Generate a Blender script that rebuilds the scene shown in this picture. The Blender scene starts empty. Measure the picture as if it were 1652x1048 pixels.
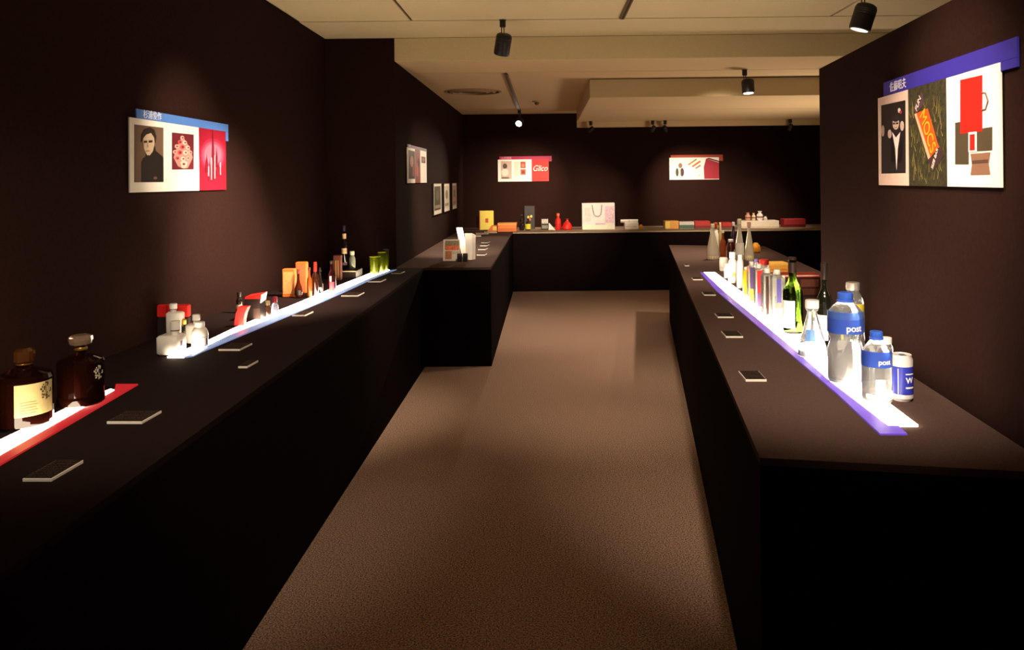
import bpy, bmesh, math, random
from mathutils import Matrix, Vector
random.seed(7)
SC = bpy.context.scene
COL = SC.collection

# ------------------------------------------------------------------ camera
F, CX, CY, ROLL = 1231.0, 880.0, 290.0, 0.011      # focal length and principal point in pixels of the 1652x1048 frame
EYE, TOPZ = 1.55, 0.826                             # eye height and counter-top height in metres
CR, SR = math.cos(ROLL), math.sin(ROLL)
cd = bpy.data.cameras.new('camera'); cam = bpy.data.objects.new('camera', cd); COL.objects.link(cam)
cd.sensor_fit = 'HORIZONTAL'; cd.sensor_width = 36.0; cd.lens = F / 1652 * 36.0
cd.shift_x = (826 - CX) / 1652; cd.shift_y = (CY - 524) / 1652
cd.clip_start = 0.02; cd.clip_end = 100
cam.matrix_world = Matrix(((CR, SR, 0, 0), (0, 0, -1, 0), (-SR, CR, 0, EYE), (0, 0, 0, 1)))
SC.camera = cam

# ------------------------------------------------------------------ world, exposure
w = bpy.data.worlds.new('world'); SC.world = w; w.use_nodes = True
w.node_tree.nodes['Background'].inputs[0].default_value = (0.9, 0.7, 0.55, 1)
w.node_tree.nodes['Background'].inputs[1].default_value = 0.02
SC.view_settings.view_transform = 'Standard'; SC.view_settings.look = 'None'
SC.view_settings.gamma = 1.0; SC.view_settings.use_curve_mapping = False
SC.view_settings.exposure = 0.25

# ------------------------------------------------------------------ gallery lamps above the frame (track spots), then one added low fill
def spot(loc, aim, power, deg=50, blend=0.8, rad=0.05, col=(1.0, 0.80, 0.58), parent=None):
    l = bpy.data.lights.new('spot_lamp', 'SPOT'); l.energy = power; l.color = col
    l.spot_size = math.radians(deg); l.spot_blend = blend; l.shadow_soft_size = rad
    o = bpy.data.objects.new('spot_lamp', l); COL.objects.link(o)
    o.location = loc; o.rotation_euler = (Vector(aim) - Vector(loc)).to_track_quat('-Z', 'Y').to_euler()
    return o
spot((-0.35, 3.3, 2.6), (-1.85, 3.95, 1.66), 200, 34, 1.0)           # picture board on the near left wall
spot((-0.35, 4.0, 2.6), (-1.85, 4.45, 1.00), 620, 46, 1.0)           # wall scallop below it
spot((-0.6, 0.7, 2.6), (-1.42, 2.9, 0.85), 170, 46, 1.0)            # white bottles on the left
spot((0.15, 2.3, 2.6), (1.26, 2.45, 1.70), 140, 44, 1.0)             # picture board on the partition
spot((0.5, 0.9, 2.6), (1.10, 3.2, 0.8), 330, 46, 1.0)                # counter on the right, near
spot((0.9, 4.2, 2.6), (1.4, 6.0, 0.8), 130, 54, 1.0)                 # counter on the right, middle
spot((0.2, 4.6, 2.6), (0.3, 5.4, 0.0), 95, 60, 1.0)                  # aisle floor
spot((-0.1, 4.8, 2.6), (-0.1, 8.8, 0.0), 260, 46, 1.0)               # aisle floor, far
spot((-0.5, 4.4, 2.6), (-1.30, 4.9, 0.8), 190, 50, 1.0)               # near left counter
spot((0.1, 4.9, 2.6), (0.0, 11.2, 0.98), 1350, 24, 1.0)              # back counter, shopping bag side
spot((1.2, 4.9, 2.6), (2.5, 11.2, 0.98), 1150, 22, 1.0)              # back counter, tray side
spot((0.2, 4.9, 2.6), (-1.27, 8.4, 1.40), 720, 24, 1.0)              # prints on the wall behind the step
spot((3.7, 8.4, 0.3), (1.6, 8.6, 2.6), 190, 140, 1.0, 0.5)              # added unseen fill that brightens the far ceiling, low behind the partition

# ------------------------------------------------------------------ projection: a pixel of the photograph to a place in the room
def ray(px, py):
    u, v = px - CX, py - CY
    return (u * CR - v * SR) / F, (u * SR + v * CR) / F          # X/Y and drop/Y
def onz(px, py, z=TOPZ):
    a, d = ray(px, py); y = (EYE - z) / d
    return Vector((a * y, y, z))
def ony(px, py, y):
    a, d = ray(px, py); return Vector((a * y, y, EYE - d * y))
def onx(px, py, x):
    a, d = ray(px, py); y = x / a
    return Vector((x, y, EYE - d * y))
def onplane(px, py, p, n):
    a, d = ray(px, py); r = Vector((a, 1, -d)); o = Vector((0, 0, EYE))
    t = (p - o).dot(n) / r.dot(n); return o + r * t

# ------------------------------------------------------------------ materials
def lin(h):
    c = [int(h[i:i + 2], 16) / 255 for i in (0, 2, 4)]
    return tuple(x / 12.92 if x <= 0.04045 else ((x + 0.055) / 1.055) ** 2.4 for x in c) + (1,)
MC = {}
def mat(h, rough=0.6, metal=0.0, trans=0.0, ior=1.45, emit=0.0, vary=0.08, scale=40.0, bump=0.0, coat=0.0, spec=0.5):
    key = (spec, h, rough, metal, trans, ior, emit, vary, scale, bump, coat)
    if key in MC: return MC[key]
    m = bpy.data.materials.new('surface_' + h); m.use_nodes = True
    nt = m.node_tree; b = nt.nodes['Principled BSDF']; c = lin(h)
    b.inputs['Base Color'].default_value = c; b.inputs['Roughness'].default_value = rough
    b.inputs['Metallic'].default_value = metal; b.inputs['Transmission Weight'].default_value = trans
    b.inputs['IOR'].default_value = ior; b.inputs['Specular IOR Level'].default_value = spec; b.inputs['Coat Weight'].default_value = coat
    if emit:
        b.inputs['Emission Color'].default_value = c; b.inputs['Emission Strength'].default_value = emit
    if (vary or bump) and not trans:
        tc = nt.nodes.new('ShaderNodeTexCoord'); no = nt.nodes.new('ShaderNodeTexNoise')
        no.inputs['Scale'].default_value = scale; no.inputs['Detail'].default_value = 4
        nt.links.new(tc.outputs['Object'], no.inputs['Vector'])
        if vary:
            r = nt.nodes.new('ShaderNodeValToRGB')
            r.color_ramp.elements[0].position = 0.3; r.color_ramp.elements[1].position = 0.7
            r.color_ramp.elements[0].color = tuple(x * (1 - vary) for x in c[:3]) + (1,)
            r.color_ramp.elements[1].color = tuple(min(1, x * (1 + vary)) for x in c[:3]) + (1,)
            nt.links.new(no.outputs['Fac'], r.inputs['Fac']); nt.links.new(r.outputs['Color'], b.inputs['Base Color'])
        if bump:
            bn = nt.nodes.new('ShaderNodeBump'); bn.inputs['Strength'].default_value = bump; bn.inputs['Distance'].default_value = 0.004
            nt.links.new(no.outputs['Fac'], bn.inputs['Height']); nt.links.new(bn.outputs['Normal'], b.inputs['Normal'])
    MC[key] = m; return m
def glass(h='f4fbf8', ior=1.34, rough=0.0): return mat(h, rough, 0, 1.0, ior, 0, 0)
def printed(h_paper, h_ink, freq, key):
    """paper with rows of small print (flat print as a material)"""
    k = ('print', h_paper, h_ink, freq, key)
    if k in MC: return MC[k]
    m = bpy.data.materials.new('printed_face'); m.use_nodes = True; nt = m.node_tree; b = nt.nodes['Principled BSDF']
    b.inputs['Roughness'].default_value = 0.85; b.inputs['Specular IOR Level'].default_value = 0.08
    tc = nt.nodes.new('ShaderNodeTexCoord'); sx = nt.nodes.new('ShaderNodeSeparateXYZ'); nt.links.new(tc.outputs['Object'], sx.inputs[0])
    mu = nt.nodes.new('ShaderNodeMath'); mu.operation = 'MULTIPLY'; mu.inputs[1].default_value = freq
    nt.links.new(sx.outputs['XYZ'.index(key)], mu.inputs[0])
    fr = nt.nodes.new('ShaderNodeMath'); fr.operation = 'FRACT'; nt.links.new(mu.outputs[0], fr.inputs[0])
    gt = nt.nodes.new('ShaderNodeMath'); gt.operation = 'GREATER_THAN'; gt.inputs[1].default_value = 0.62; nt.links.new(fr.outputs[0], gt.inputs[0])
    no = nt.nodes.new('ShaderNodeTexNoise'); no.inputs['Scale'].default_value = 420; nt.links.new(tc.outputs['Object'], no.inputs['Vector'])
    g2 = nt.nodes.new('ShaderNodeMath'); g2.operation = 'GREATER_THAN'; g2.inputs[1].default_value = 0.47; nt.links.new(no.outputs['Fac'], g2.inputs[0])
    m2 = nt.nodes.new('ShaderNodeMath'); m2.operation = 'MULTIPLY'; nt.links.new(gt.outputs[0], m2.inputs[0]); nt.links.new(g2.outputs[0], m2.inputs[1])
    mx = nt.nodes.new('ShaderNodeMix'); mx.data_type = 'RGBA'; mx.inputs[6].default_value = lin(h_paper); mx.inputs[7].default_value = lin(h_ink)
    nt.links.new(m2.outputs[0], mx.inputs[0]); nt.links.new(mx.outputs[2], b.inputs['Base Color'])
    MC[k] = m; return m
def carpet():
    m = bpy.data.materials.new('carpet'); m.use_nodes = True; nt = m.node_tree; b = nt.nodes['Principled BSDF']
    b.inputs['Roughness'].default_value = 0.95; b.inputs['Specular IOR Level'].default_value = 0.1
    tc = nt.nodes.new('ShaderNodeTexCoord'); no = nt.nodes.new('ShaderNodeTexNoise'); no.inputs['Scale'].default_value = 170; no.inputs['Detail'].default_value = 3
    nt.links.new(tc.outputs['Object'], no.inputs['Vector'])
    r = nt.nodes.new('ShaderNodeValToRGB'); r.color_ramp.elements[0].position = 0.35; r.color_ramp.elements[1].position = 0.68
    r.color_ramp.elements[0].color = lin('4a3730'); r.color_ramp.elements[1].color = lin('c4a38e')
    nt.links.new(no.outputs['Fac'], r.inputs['Fac']); nt.links.new(r.outputs['Color'], b.inputs['Base Color'])
    bn = nt.nodes.new('ShaderNodeBump'); bn.inputs['Strength'].default_value = 0.5; bn.inputs['Distance'].default_value = 0.006
    nt.links.new(no.outputs['Fac'], bn.inputs['Height']); nt.links.new(bn.outputs['Normal'], b.inputs['Normal'])
    return m
BLACKW = mat('2a1a17', 0.95, vary=0.12, scale=60, bump=0.15, spec=0.03)          # black wall cloth
BLACKC = mat('120b0b', 0.9, vary=0.1, scale=60, spec=0.03)                     # black counter sides
TOPM = mat('54423d', 0.9, vary=0.2, scale=260, bump=0.1, spec=0.05)            # dark counter-top felt
CEIL = mat('d8c69c', 0.85, vary=0.03, scale=90, bump=0.05)
CEIL2 = mat('dcbf94', 0.85, vary=0.03, scale=90, bump=0.05)
SEAM = mat('3b2c20', 0.9)
CHAR = mat('1d1a1c', 0.5, vary=0.05)
WHITE = mat('f2efe8', 0.6, vary=0.02)
WHITEP = mat('f4f0ea', 0.35, vary=0.02, coat=0.3)
PAPER = mat('f3ede4', 0.7, vary=0.02)

# ------------------------------------------------------------------ mesh helpers
class MB:
    def __init__(s): s.v, s.f, s.mi, s.ms = [], [], [], []
    def m(s, material):
        if material not in s.ms: s.ms.append(material)
        return s.ms.index(material)
    def add(s, vs, fs, material):
        o = len(s.v); i = s.m(material); s.v += [tuple(x) for x in vs]
        for f in fs: s.f.append(tuple(a + o for a in f)); s.mi.append(i)
    def box(s, x0, x1, y0, y1, z0, z1, material):
        vs = [(x0, y0, z0), (x1, y0, z0), (x1, y1, z0), (x0, y1, z0), (x0, y0, z1), (x1, y0, z1), (x1, y1, z1), (x0, y1, z1)]
        s.add(vs, [(3, 2, 1, 0), (4, 5, 6, 7), (0, 1, 5, 4), (1, 2, 6, 5), (2, 3, 7, 6), (3, 0, 4, 7)], material)
    def bbox(s, x0, x1, y0, y1, z0, z1, material, b=0.002):
        """box with bevelled vertical edges and rims"""
        ring = lambda i, z: [(x0 + i + b, y0 + i, z), (x1 - i - b, y0 + i, z), (x1 - i, y0 + i + b, z), (x1 - i, y1 - i - b, z),
                             (x1 - i - b, y1 - i, z), (x0 + i + b, y1 - i, z), (x0 + i, y1 - i - b, z), (x0 + i, y0 + i + b, z)]
        s.loft([ring(b, z0), ring(0, z0 + b), ring(0, z1 - b), ring(b, z1)], material)
    def loft(s, rings, material, caps=True):
        n = len(rings[0]); vs = [p for r in rings for p in r]; fs = []
        for k in range(len(rings) - 1):
            for i in range(n):
                j = (i + 1) % n; fs.append((k * n + i, k * n + j, (k + 1) * n + j, (k + 1) * n + i))
        if caps: fs.append(tuple(range(n - 1, -1, -1))); fs.append(tuple((len(rings) - 1) * n + i for i in range(n)))
        s.add(vs, fs, material)
    def prism(s, poly, z0, z1, material):
        a = sum(poly[i][0] * poly[(i + 1) % len(poly)][1] - poly[(i + 1) % len(poly)][0] * poly[i][1] for i in range(len(poly)))
        if a < 0: poly = poly[::-1]
        s.loft([[(p[0], p[1], z0) for p in poly], [(p[0], p[1], z1) for p in poly]], material)
    def lathe(s, prof, material, n=28, sq=None, a0=0.0):
        """profile of (r, z) from the base up; sq = number of flat sides"""
        n = sq or n; rings = []
        for r, z in prof:
            k = max(r, 1e-5)
            rings.append([(k * math.cos(a0 + 2 * math.pi * i / n), k * math.sin(a0 + 2 * math.pi * i / n), z) for i in range(n)])
        s.loft(rings, material)
    def wrap(s, r, z0, z1, a0, a1, material, n=14, t=0.0006):
        """a label wrapped round a bottle, with thickness"""
        vs, fs = [], []
        for i in range(n + 1):
            a = a0 + (a1 - a0) * i / n; c, q = math.cos(a), math.sin(a)
            vs += [(r * c, r * q, z0), (r * c, r * q, z1), ((r + t) * c, (r + t) * q, z0), ((r + t) * c, (r + t) * q, z1)]
        for i in range(n):
            k = 4 * i; fs += [(k + 2, k + 6, k + 7, k + 3), (k, k + 1, k + 5, k + 4), (k + 1, k + 3, k + 7, k + 5), (k, k + 4, k + 6, k + 2)]
        fs += [(0, 2, 3, 1), (4 * n, 4 * n + 1, 4 * n + 3, 4 * n + 2)]
        s.add(vs, fs, material)
    def tube(s, pts, r, material, n=8):
        pts = [Vector(p) for p in pts]; rings = []
        for i, p in enumerate(pts):
            d = (pts[min(i + 1, len(pts) - 1)] - pts[max(i - 1, 0)]).normalized()
            a = d.orthogonal().normalized() if i == 0 else (last - d * last.dot(d)).normalized()
            last = a; b = d.cross(a)
            rings.append([tuple(p + r * (math.cos(2 * math.pi * k / n) * a + math.sin(2 * math.pi * k / n) * b)) for k in range(n)])
        s.loft(rings, material)
    def build(s, name, parent=None, smooth=35):
        me = bpy.data.meshes.new(name); me.from_pydata(s.v, [], s.f)
        for x in s.ms: me.materials.append(x)
        me.polygons.foreach_set('material_index', s.mi)
        bm = bmesh.new(); bm.from_mesh(me); bmesh.ops.recalc_face_normals(bm, faces=bm.faces); bm.to_mesh(me); bm.free()
        if smooth:
            me.polygons.foreach_set('use_smooth', [True] * len(me.polygons)); me.set_sharp_from_angle(angle=math.radians(smooth))
        me.update(); o = bpy.data.objects.new(name, me); COL.objects.link(o)
        if parent: o.parent = parent
        return o
def tag(o, label=None, cat=None, group=None, kind=None):
    if label: o['label'] = label
    if cat: o['category'] = cat
    if group: o['group'] = group
    if kind: o['kind'] = kind
    return o
def empty(name, loc, label, cat, group=None, rz=0.0):
    o = bpy.data.objects.new(name, None); COL.objects.link(o); o.location = loc; o.rotation_euler = (0, 0, rz); o.empty_display_size = 0.05
    return tag(o, label, cat, group)
def copy_tree(o, parent=None):
    c = o.copy(); COL.objects.link(c); c.parent = parent
    for ch in list(o.children):
        if ch.type == 'MESH': copy_tree(ch, c)
    return c
def struct(name, mb, parent=None, smooth=0):
    o = mb.build(name, parent, smooth)
    if not parent: o['kind'] = 'structure'
    return o
def text(name, body, size, material, parent, M, align='CENTER', extrude=0.0004, sx=1.0, shear=0.0, font=None):
    """lettering as a thin mesh; M places its local xy plane"""
    cu = bpy.data.curves.new(name, 'FONT'); cu.body = body; cu.size = size; cu.extrude = extrude; cu.align_x = align; cu.align_y = 'CENTER'; cu.shear = shear
    t = bpy.data.objects.new(name, cu); COL.objects.link(t); dg = bpy.context.evaluated_depsgraph_get()
    me = bpy.data.meshes.new_from_object(t.evaluated_get(dg)); bpy.data.objects.remove(t); me.name = name
    me.materials.clear(); me.materials.append(material)
    me.transform(M @ Matrix.Diagonal((sx, 1, 1, 1)))
    o = bpy.data.objects.new(name, me); COL.objects.link(o); o.parent = parent; return o
def ell(cx, cy, rx, ry, n=20, a=0.0):
    return [(cx + rx * math.cos(2 * math.pi * i / n + a), cy + ry * math.sin(2 * math.pi * i / n + a)) for i in range(n)]
def rect(x0, x1, y0, y1): return [(x0, y0), (x1, y0), (x1, y1), (x0, y1)]

# ================================================================== THE ROOM
YB, YF, XL1, XL2, XR = 6.45, 11.72, -1.847, -1.266, 5.2
ZC, ZL = 2.76, 2.566
m = MB(); m.box(XL1 - 0.3, XR + 0.2, -3.2, YF + 0.2, -0.1, 0.0, carpet()); struct('floor', m)
m = MB(); m.box(XL1 - 0.15, XL1, -3.0, YB, 0, ZC, BLACKW); struct('wall_left', m)
m = MB(); m.box(XL1 - 0.15, XL2, YB, YB + 0.1, 0, ZC, BLACKW); struct('wall_step', m)
m = MB(); m.box(XL2 - 0.15, XL2, YB + 0.1, YF, 0, ZC, BLACKW); struct('wall_left_far', m)
m = MB(); m.box(XL2 - 0.15, XR, YF, YF + 0.12, 0, ZC, BLACKW); struct('wall_back', m)
m = MB(); m.box(XR, XR + 0.12, -3.0, YF + 0.12, 0, ZC + 0.05, BLACKW); struct('wall_right', m)
m = MB(); m.box(XL1 - 0.15, XR, -3.12, -3.0, 0, ZC + 0.05, BLACKW); struct('wall_front', m)
# upper ceiling: dark backing with panels; open joints between them
m = MB(); m.box(XL1 - 0.15, XR, -3.1, YB, ZC + 0.012, ZC + 0.1, SEAM); ceil = struct('ceiling', m)
YS = 5.76
xs = [XL1, -0.997, 0.584, 2.166, 3.748, XR]
ys = [-3.0, 1.0, YS]
for i in range(len(xs) - 1):
    for j in range(len(ys) - 1):
        m = MB(); g = 0.011; m.box(xs[i] + g, xs[i + 1] - g, ys[j] + g, ys[j + 1] - g, ZC, ZC + 0.012, CEIL); m.build('ceiling_panel', ceil, 0)
m = MB(); m.box(XL1, XR, YS + 0.011, YB - 0.012, ZC, ZC + 0.012, CEIL); m.build('ceiling_panel', ceil, 0)
# lower ceiling behind the step, with its front face
m = MB(); m.box(XL2, XR, YB, YF, ZL + 0.012, ZC + 0.1, SEAM); low = struct('ceiling_lower', m)
m = MB(); m.box(XL2 + 0.004, XR, YB - 0.012, YB, ZL, ZC - 0.003, CEIL); m.build('fascia_panel', low, 0)
for (x0, x1, y0, y1) in ((XL2, XR, YB, 7.19), (XL2, -0.37, 7.2, YF), (-0.36, XR, 7.2, YF)):
    m = MB(); m.box(x0 + 0.002, x1 - 0.002, y0 + 0.003, y1 - 0.003, ZL, ZL + 0.012, CEIL2); m.build('ceiling_panel', low, 0)
# dropped soffit over the far side
SX0, SY0, SY1, SZ = 0.46, 7.71, 10.92, 2.376
m = MB(); m.box(SX0 + 0.01, XR, SY0 + 0.01, SY1, SZ + 0.012, ZL - 0.004, SEAM); sof = struct('ceiling_soffit', m)
m = MB(); m.box(SX0, XR, SY0, SY0 + 0.01, SZ, ZL - 0.008, CEIL); m.build('fascia_panel', sof, 0)
m = MB(); m.box(SX0, SX0 + 0.01, SY0 + 0.012, SY1, SZ, ZL - 0.008, CEIL2); m.build('side_panel', sof, 0)
for (y0, y1) in ((SY0 + 0.012, 9.15), (9.165, SY1)):
    m = MB(); m.box(SX0 + 0.012, XR, y0, y1, SZ, SZ + 0.012, CEIL2); m.build('soffit_panel', sof, 0)
m = MB(); m.box(SX0, XR, SY1 + 0.006, SY1 + 0.05, 2.294, ZL - 0.008, CEIL2); m.build('edge_board', sof, 0)
# partition beside the near end of the counter on the right
PA, PB = onz(1473, 607), onz(1652, 722)
pd = (PA - PB).normalized(); pd.z = 0
def pline(y): t = (y - PB.y) / pd.y; return Vector((PB.x + pd.x * t, y, 0))
PEND = 3.92
pn = Vector((pd.y, -pd.x, 0))                                     # away from the aisle
a, b = pline(-2.9), pline(PEND)
m = MB(); m.prism([(a.x, a.y), (b.x, b.y), (b.x + pn.x * 0.12, b.y + pn.y * 0.12), (a.x + pn.x * 0.12, a.y + pn.y * 0.12)], 0, 2.104, BLACKW); struct('wall_partition', m)

# ================================================================== COUNTERS
def counter(name, label, poly, group='black display counters', topm=None):
    c = Vector((sum(p[0] for p in poly) / len(poly), sum(p[1] for p in poly) / len(poly), 0))
    e = empty(name, c, label, 'counter', group)
    q = [(p[0] - c.x, p[1] - c.y) for p in poly]
    m = MB(); m.prism(q, 0.0, TOPZ - 0.02, BLACKC); m.build('body', e, 0)
    m = MB(); m.prism(q, TOPZ - 0.02, TOPZ, topm or TOPM); m.build('counter_top', e, 0)
    return e
XC1, XC2 = -1.024, -0.466
counter('display_counter', 'long black counter along the wall with the blue-edged light strip',
        [(XL1 + .004, -1.0), (XC1, -1.0), (XC1, 6.36), (XL1 + .004, 6.36)], topm=mat('221717', 0.9, vary=0.2, scale=260, bump=0.1, spec=0.05))
counter('display_counter', 'black counter stepping out below the three framed prints',
        [(XL2 + .004, 6.37), (XC2, 6.37), (XC2, 11.7), (XL2 + .004, 11.7)])
counter('display_counter', 'black counter along the back wall carrying the white shopping bag', [(XC2 + 0.004, 10.62), (XR - 0.02, 10.62), (XR - 0.02, 11.71), (XC2 + 0.004, 11.71)], topm=mat('98846f', 0.8, vary=0.05))
R1, R2, R3, R4 = onz(1226, 738), onz(1079, 395), onz(1233, 397), onz(1324, 438)
R5 = onz(1652, 760)
nd = (R5 - R1).normalized(); t = (Vector((0, 0, 0)))
bd = (R4 - R3).normalized()
e4 = R3 + bd * ((PEND + 0.03 - R3.y) / bd.y)
pb = pline(PEND + 0.03)
# near right corner: where the near edge meets the partition
s_ = 0
for k in range(4000):
    q = R1 + nd * (k * 0.0003)
    if q.x > pline(q.y).x - 0.003: break
counter('display_counter', 'black counter with the violet-edged light strip and water bottles',
        [(R1.x, R1.y), (q.x, q.y), (pb.x - 0.003, pb.y), (e4.x, e4.y), (R3.x, R3.y), (R2.x, R2.y)])

# ================================================================== LIGHT STRIPS
STRIP_E = 22.0
STRIPS = []
def inpoly(x, y, poly):
    r = False
    for i in range(len(poly)):
        a, b = poly[i], poly[i - 1]
        if (a.y > y) != (b.y > y) and x < (b.x - a.x) * (y - a.y) / (b.y - a.y) + a.x: r = not r
    return r
def rest(p, R):
    """height of what a foot of radius R stands on: a light strip or the bare counter"""
    for k in range(9):
        a = k * math.pi / 4; f = 0 if k == 8 else 1.0
        if any(inpoly(p.x + f * R * math.cos(a), p.y + f * R * math.sin(a), q) for q in STRIPS): return .0065
    return .0006
def strip(label, white, band, hb, bande):
    wp = [onz(*p) for p in white]; bp = [onz(*p) for p in band]
    STRIPS.extend((wp, bp))
    c = sum(wp, Vector()) / len(wp); c.z = TOPZ
    e = empty('light_strip', c, label, 'light strip', 'light strips set in the counters')
    m = MB(); m.prism([(p.x - c.x, p.y - c.y) for p in wp], 0.0, 0.006, mat('ffe6c6', 0.4, emit=STRIP_E, vary=0)); m.build('diffuser', e, 0)
    m = MB(); m.prism([(p.x - c.x, p.y - c.y) for p in bp], 0.0, 0.005, mat(hb, 0.35, emit=bande, vary=0.04)); m.build('coloured_edge', e, 0)
strip('glowing white light strip with a red edge under two amber decanters',
      [(-150, 822), (2.7, 735), (184.4, 631), (179, 629.5), (150, 640), (2.7, 711), (-150, 790)],
      [(-150, 841), (2.7, 750), (223, 621), (187, 621), (184.8, 631.2), (2.7, 735.3), (-150, 822.3)], 'b8232a', 0.55)
strip('long glowing white light strip with a pale blue edge beneath small bottles',
      [(270, 577), (296.6, 577), (325, 563), (373, 540), (460, 505.5), (504.5, 489), (551.7, 469), (601, 447), (628.6, 436.5), (623.6, 434.6), (595, 442.5), (541.7, 463.5), (482, 489), (460, 498), (413, 516), (380, 529.5), (337, 550)],
      [(297, 577.4), (312, 575.5), (325, 569), (373, 549), (460, 512.6), (514, 490), (551.7, 473.5), (601, 450.6), (640, 435.2), (629.4, 436.7), (601.3, 447.2), (552, 469.2), (504.8, 489.2), (460.3, 505.7), (373.3, 540.2), (325.4, 563.2)], '86a2d4', 0.40)
strip('glowing white light strip with a violet edge beneath the water bottles',
      [(1136, 440), (1168, 470), (1280, 563), (1339, 615.6), (1409.5, 670), (1433, 688), (1481, 688), (1400, 627), (1300, 545), (1188, 466), (1153, 440)],
      [(1130, 440.5), (1156, 470), (1280, 576), (1352, 638), (1420, 702), (1464, 702), (1449, 688.4), (1432.6, 688.4), (1409, 670.3), (1338.6, 615.9), (1279.6, 563.3), (1167.6, 470.3), (1135.4, 440)], '6a48c8', 0.5)

# ================================================================== NAME CARDS
def card(label, x0, x1, yf, yb, group, sq=1.0):
    a, b = onz(x0, yf), onz(x1, yf); bk = onz((x0 + x1) / 2, yb)
    wd, dp = (b - a).length, min(0.14, max(0.05, bk.y - a.y)) * sq
    rz = math.atan2(b.y - a.y, b.x - a.x)
    e = empty('caption_card', (a + b) / 2, label, 'caption card', group, rz)
    m = MB(); m.bbox(-wd / 2, wd / 2, 0, dp, 0, 0.008, mat('f6efe6', 0.6, vary=0.02), 0.0007); m.build('board', e, 0)
    m = MB(); m.box(-wd / 2 + 0.002, wd / 2 - 0.002, 0.003, dp - 0.002, 0.008, 0.0086, printed('120c0b', '5a463f', 90, 'Y')); m.build('printed_face', e, 0)
GL = 'caption cards on the counter with the blue-edged strip'
card('dark caption card lying closest to the red-edged strip, in the near corner', 36, 83, 777, 747, GL)
card('dark caption card in front of the second amber decanter', 172, 229, 684, 666, GL)
card('caption card in front of the white round jar', 352, 387, 566, 556, GL)
card('small tilted caption card near the counter edge before the white bottles', 384, 399, 594, 584, GL)
card('caption card in front of the red-topped black box', 471, 492, 510.5, 504, GL)
card('caption card in front of the dark red bottles', 550, 577, 478.5, 473, GL)
card('caption card in front of the green glasses', 593, 614, 455.5, 451, GL)
card('last caption card at the far end of the blue-edged strip', 631, 646, 442, 438.5, GL)
GR = 'caption cards beside the violet-edged strip'
card('large caption card closest to the camera beside the violet edge', 1203, 1237, 615.5, 601, GR)
card('second caption card from the camera beside the violet edge', 1171, 1199, 545, 536, GR)
card('third caption card from the camera beside the violet edge', 1158, 1184, 513, 507, GR)
card('fourth caption card from the camera beside the violet edge', 1136, 1155, 477, 472.5, GR)
card('caption card at the far tip of the violet edge', 1118, 1134, 452, 449, GR)
card('tiny caption card at the far corner of the counter with clear bottles', 1105, 1112, 429.5, 427.5, GR)
GF = 'caption cards below the three framed prints'
for lab, x0, x1, y in (('caption card in a row of four, the one by the papers', 776.4, 786.7, 392), ('caption card in a row of four, second from the papers', 774.5, 785.5, 397),
                       ('caption card in a row of four, third from the papers', 771, 783, 403), ('caption card in a row of four, next to the white folder', 769, 782, 412)):
    card(lab, x0, x1, y, y - 2, GF)

# ================================================================== BOTTLES
GLASSCLEAR = mat('eef4f8', .02, trans=.90, ior=1.33)
THIN = mat('f6f8f4', .03, trans=.84, ior=1.16)
FAR_CLEAR = mat('f6efdc', .08, trans=.6, ior=1.25)
def place(cx, yb, hw):
    """base centre for a round thing whose front foot shows at pixel (cx, yb) and is 2*hw pixels wide"""
    p = onz(cx, yb); s = p.y / F; r = hw * s
    a, d = ray(cx, yb); y = p.y + r * 0.9
    return Vector((a * y, y, TOPZ)), y / F
def ztop(cx, yt, y): a, d = ray(cx, yt); return EYE - d * y - TOPZ
def bottle(name, label, cx, yb, yt, hw, prof, body, cap=None, lab=None, n=28, sq=None, a0=0.0, cat='bottle', group=None, zbase=0.0, foot=None, liquid=None):
    """prof: (height fraction, radius fraction) from the foot; cap: (h0, h1, radius fraction, material);
    lab: list of (h0, h1, angle centre, half angle, material, radius fraction)"""
    p, s = place(cx, yb, hw); H = ztop(cx, yt, p.y) - zbase; R = hw * s
    p.z += zbase + (.0008 if zbase else rest(p, R))
    e = empty(name, p, label, cat, group); dv = math.atan2(-p.y, -p.x) - FR
    fx = 1.0
    if sq == 4: fx = 1.414; a0 = a0 + math.pi / 4
    m = MB(); m.lathe([(r * R * fx, h * H) for h, r in prof], body, n, sq, a0); m.build('body', e, 40 if not sq else 20)
    if cap:
        caps = cap if isinstance(cap, list) else [cap]
        for c in caps:
            h0, h1, rf, mm = c[:4]
            m = MB(); b = min(0.1 * rf * R, 0.3 * (h1 - h0) * H)
            m.lathe([(rf * R * .97, h0 * H), (rf * R, h0 * H + b), (rf * R, h1 * H - b), (rf * R - b, h1 * H)], mm, 20)
            m.build(c[4] if len(c) > 4 else 'cap', e, 40)
    for L in lab or ():
        h0, h1, ac, ah, mm = L[:5]; ac += 0 if sq else dv; rf = L[5] if len(L) > 5 else 1.0
        m = MB()
        if sq == 4:
            r = rf * R + 0.0004; wd = rf * R * ah
            m.box(-wd, wd, -r - 0.0008, -r, h0 * H, h1 * H, mm)
            o = m.build('label', e, 0); o.rotation_euler = (0, 0, ac + math.pi / 2 + a0 - math.pi / 4)
        else:
            m.wrap(rf * R + 0.0004, h0 * H, h1 * H, ac - ah, ac + ah, mm); m.build('label', e, 40)
    return e, R, H
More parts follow.
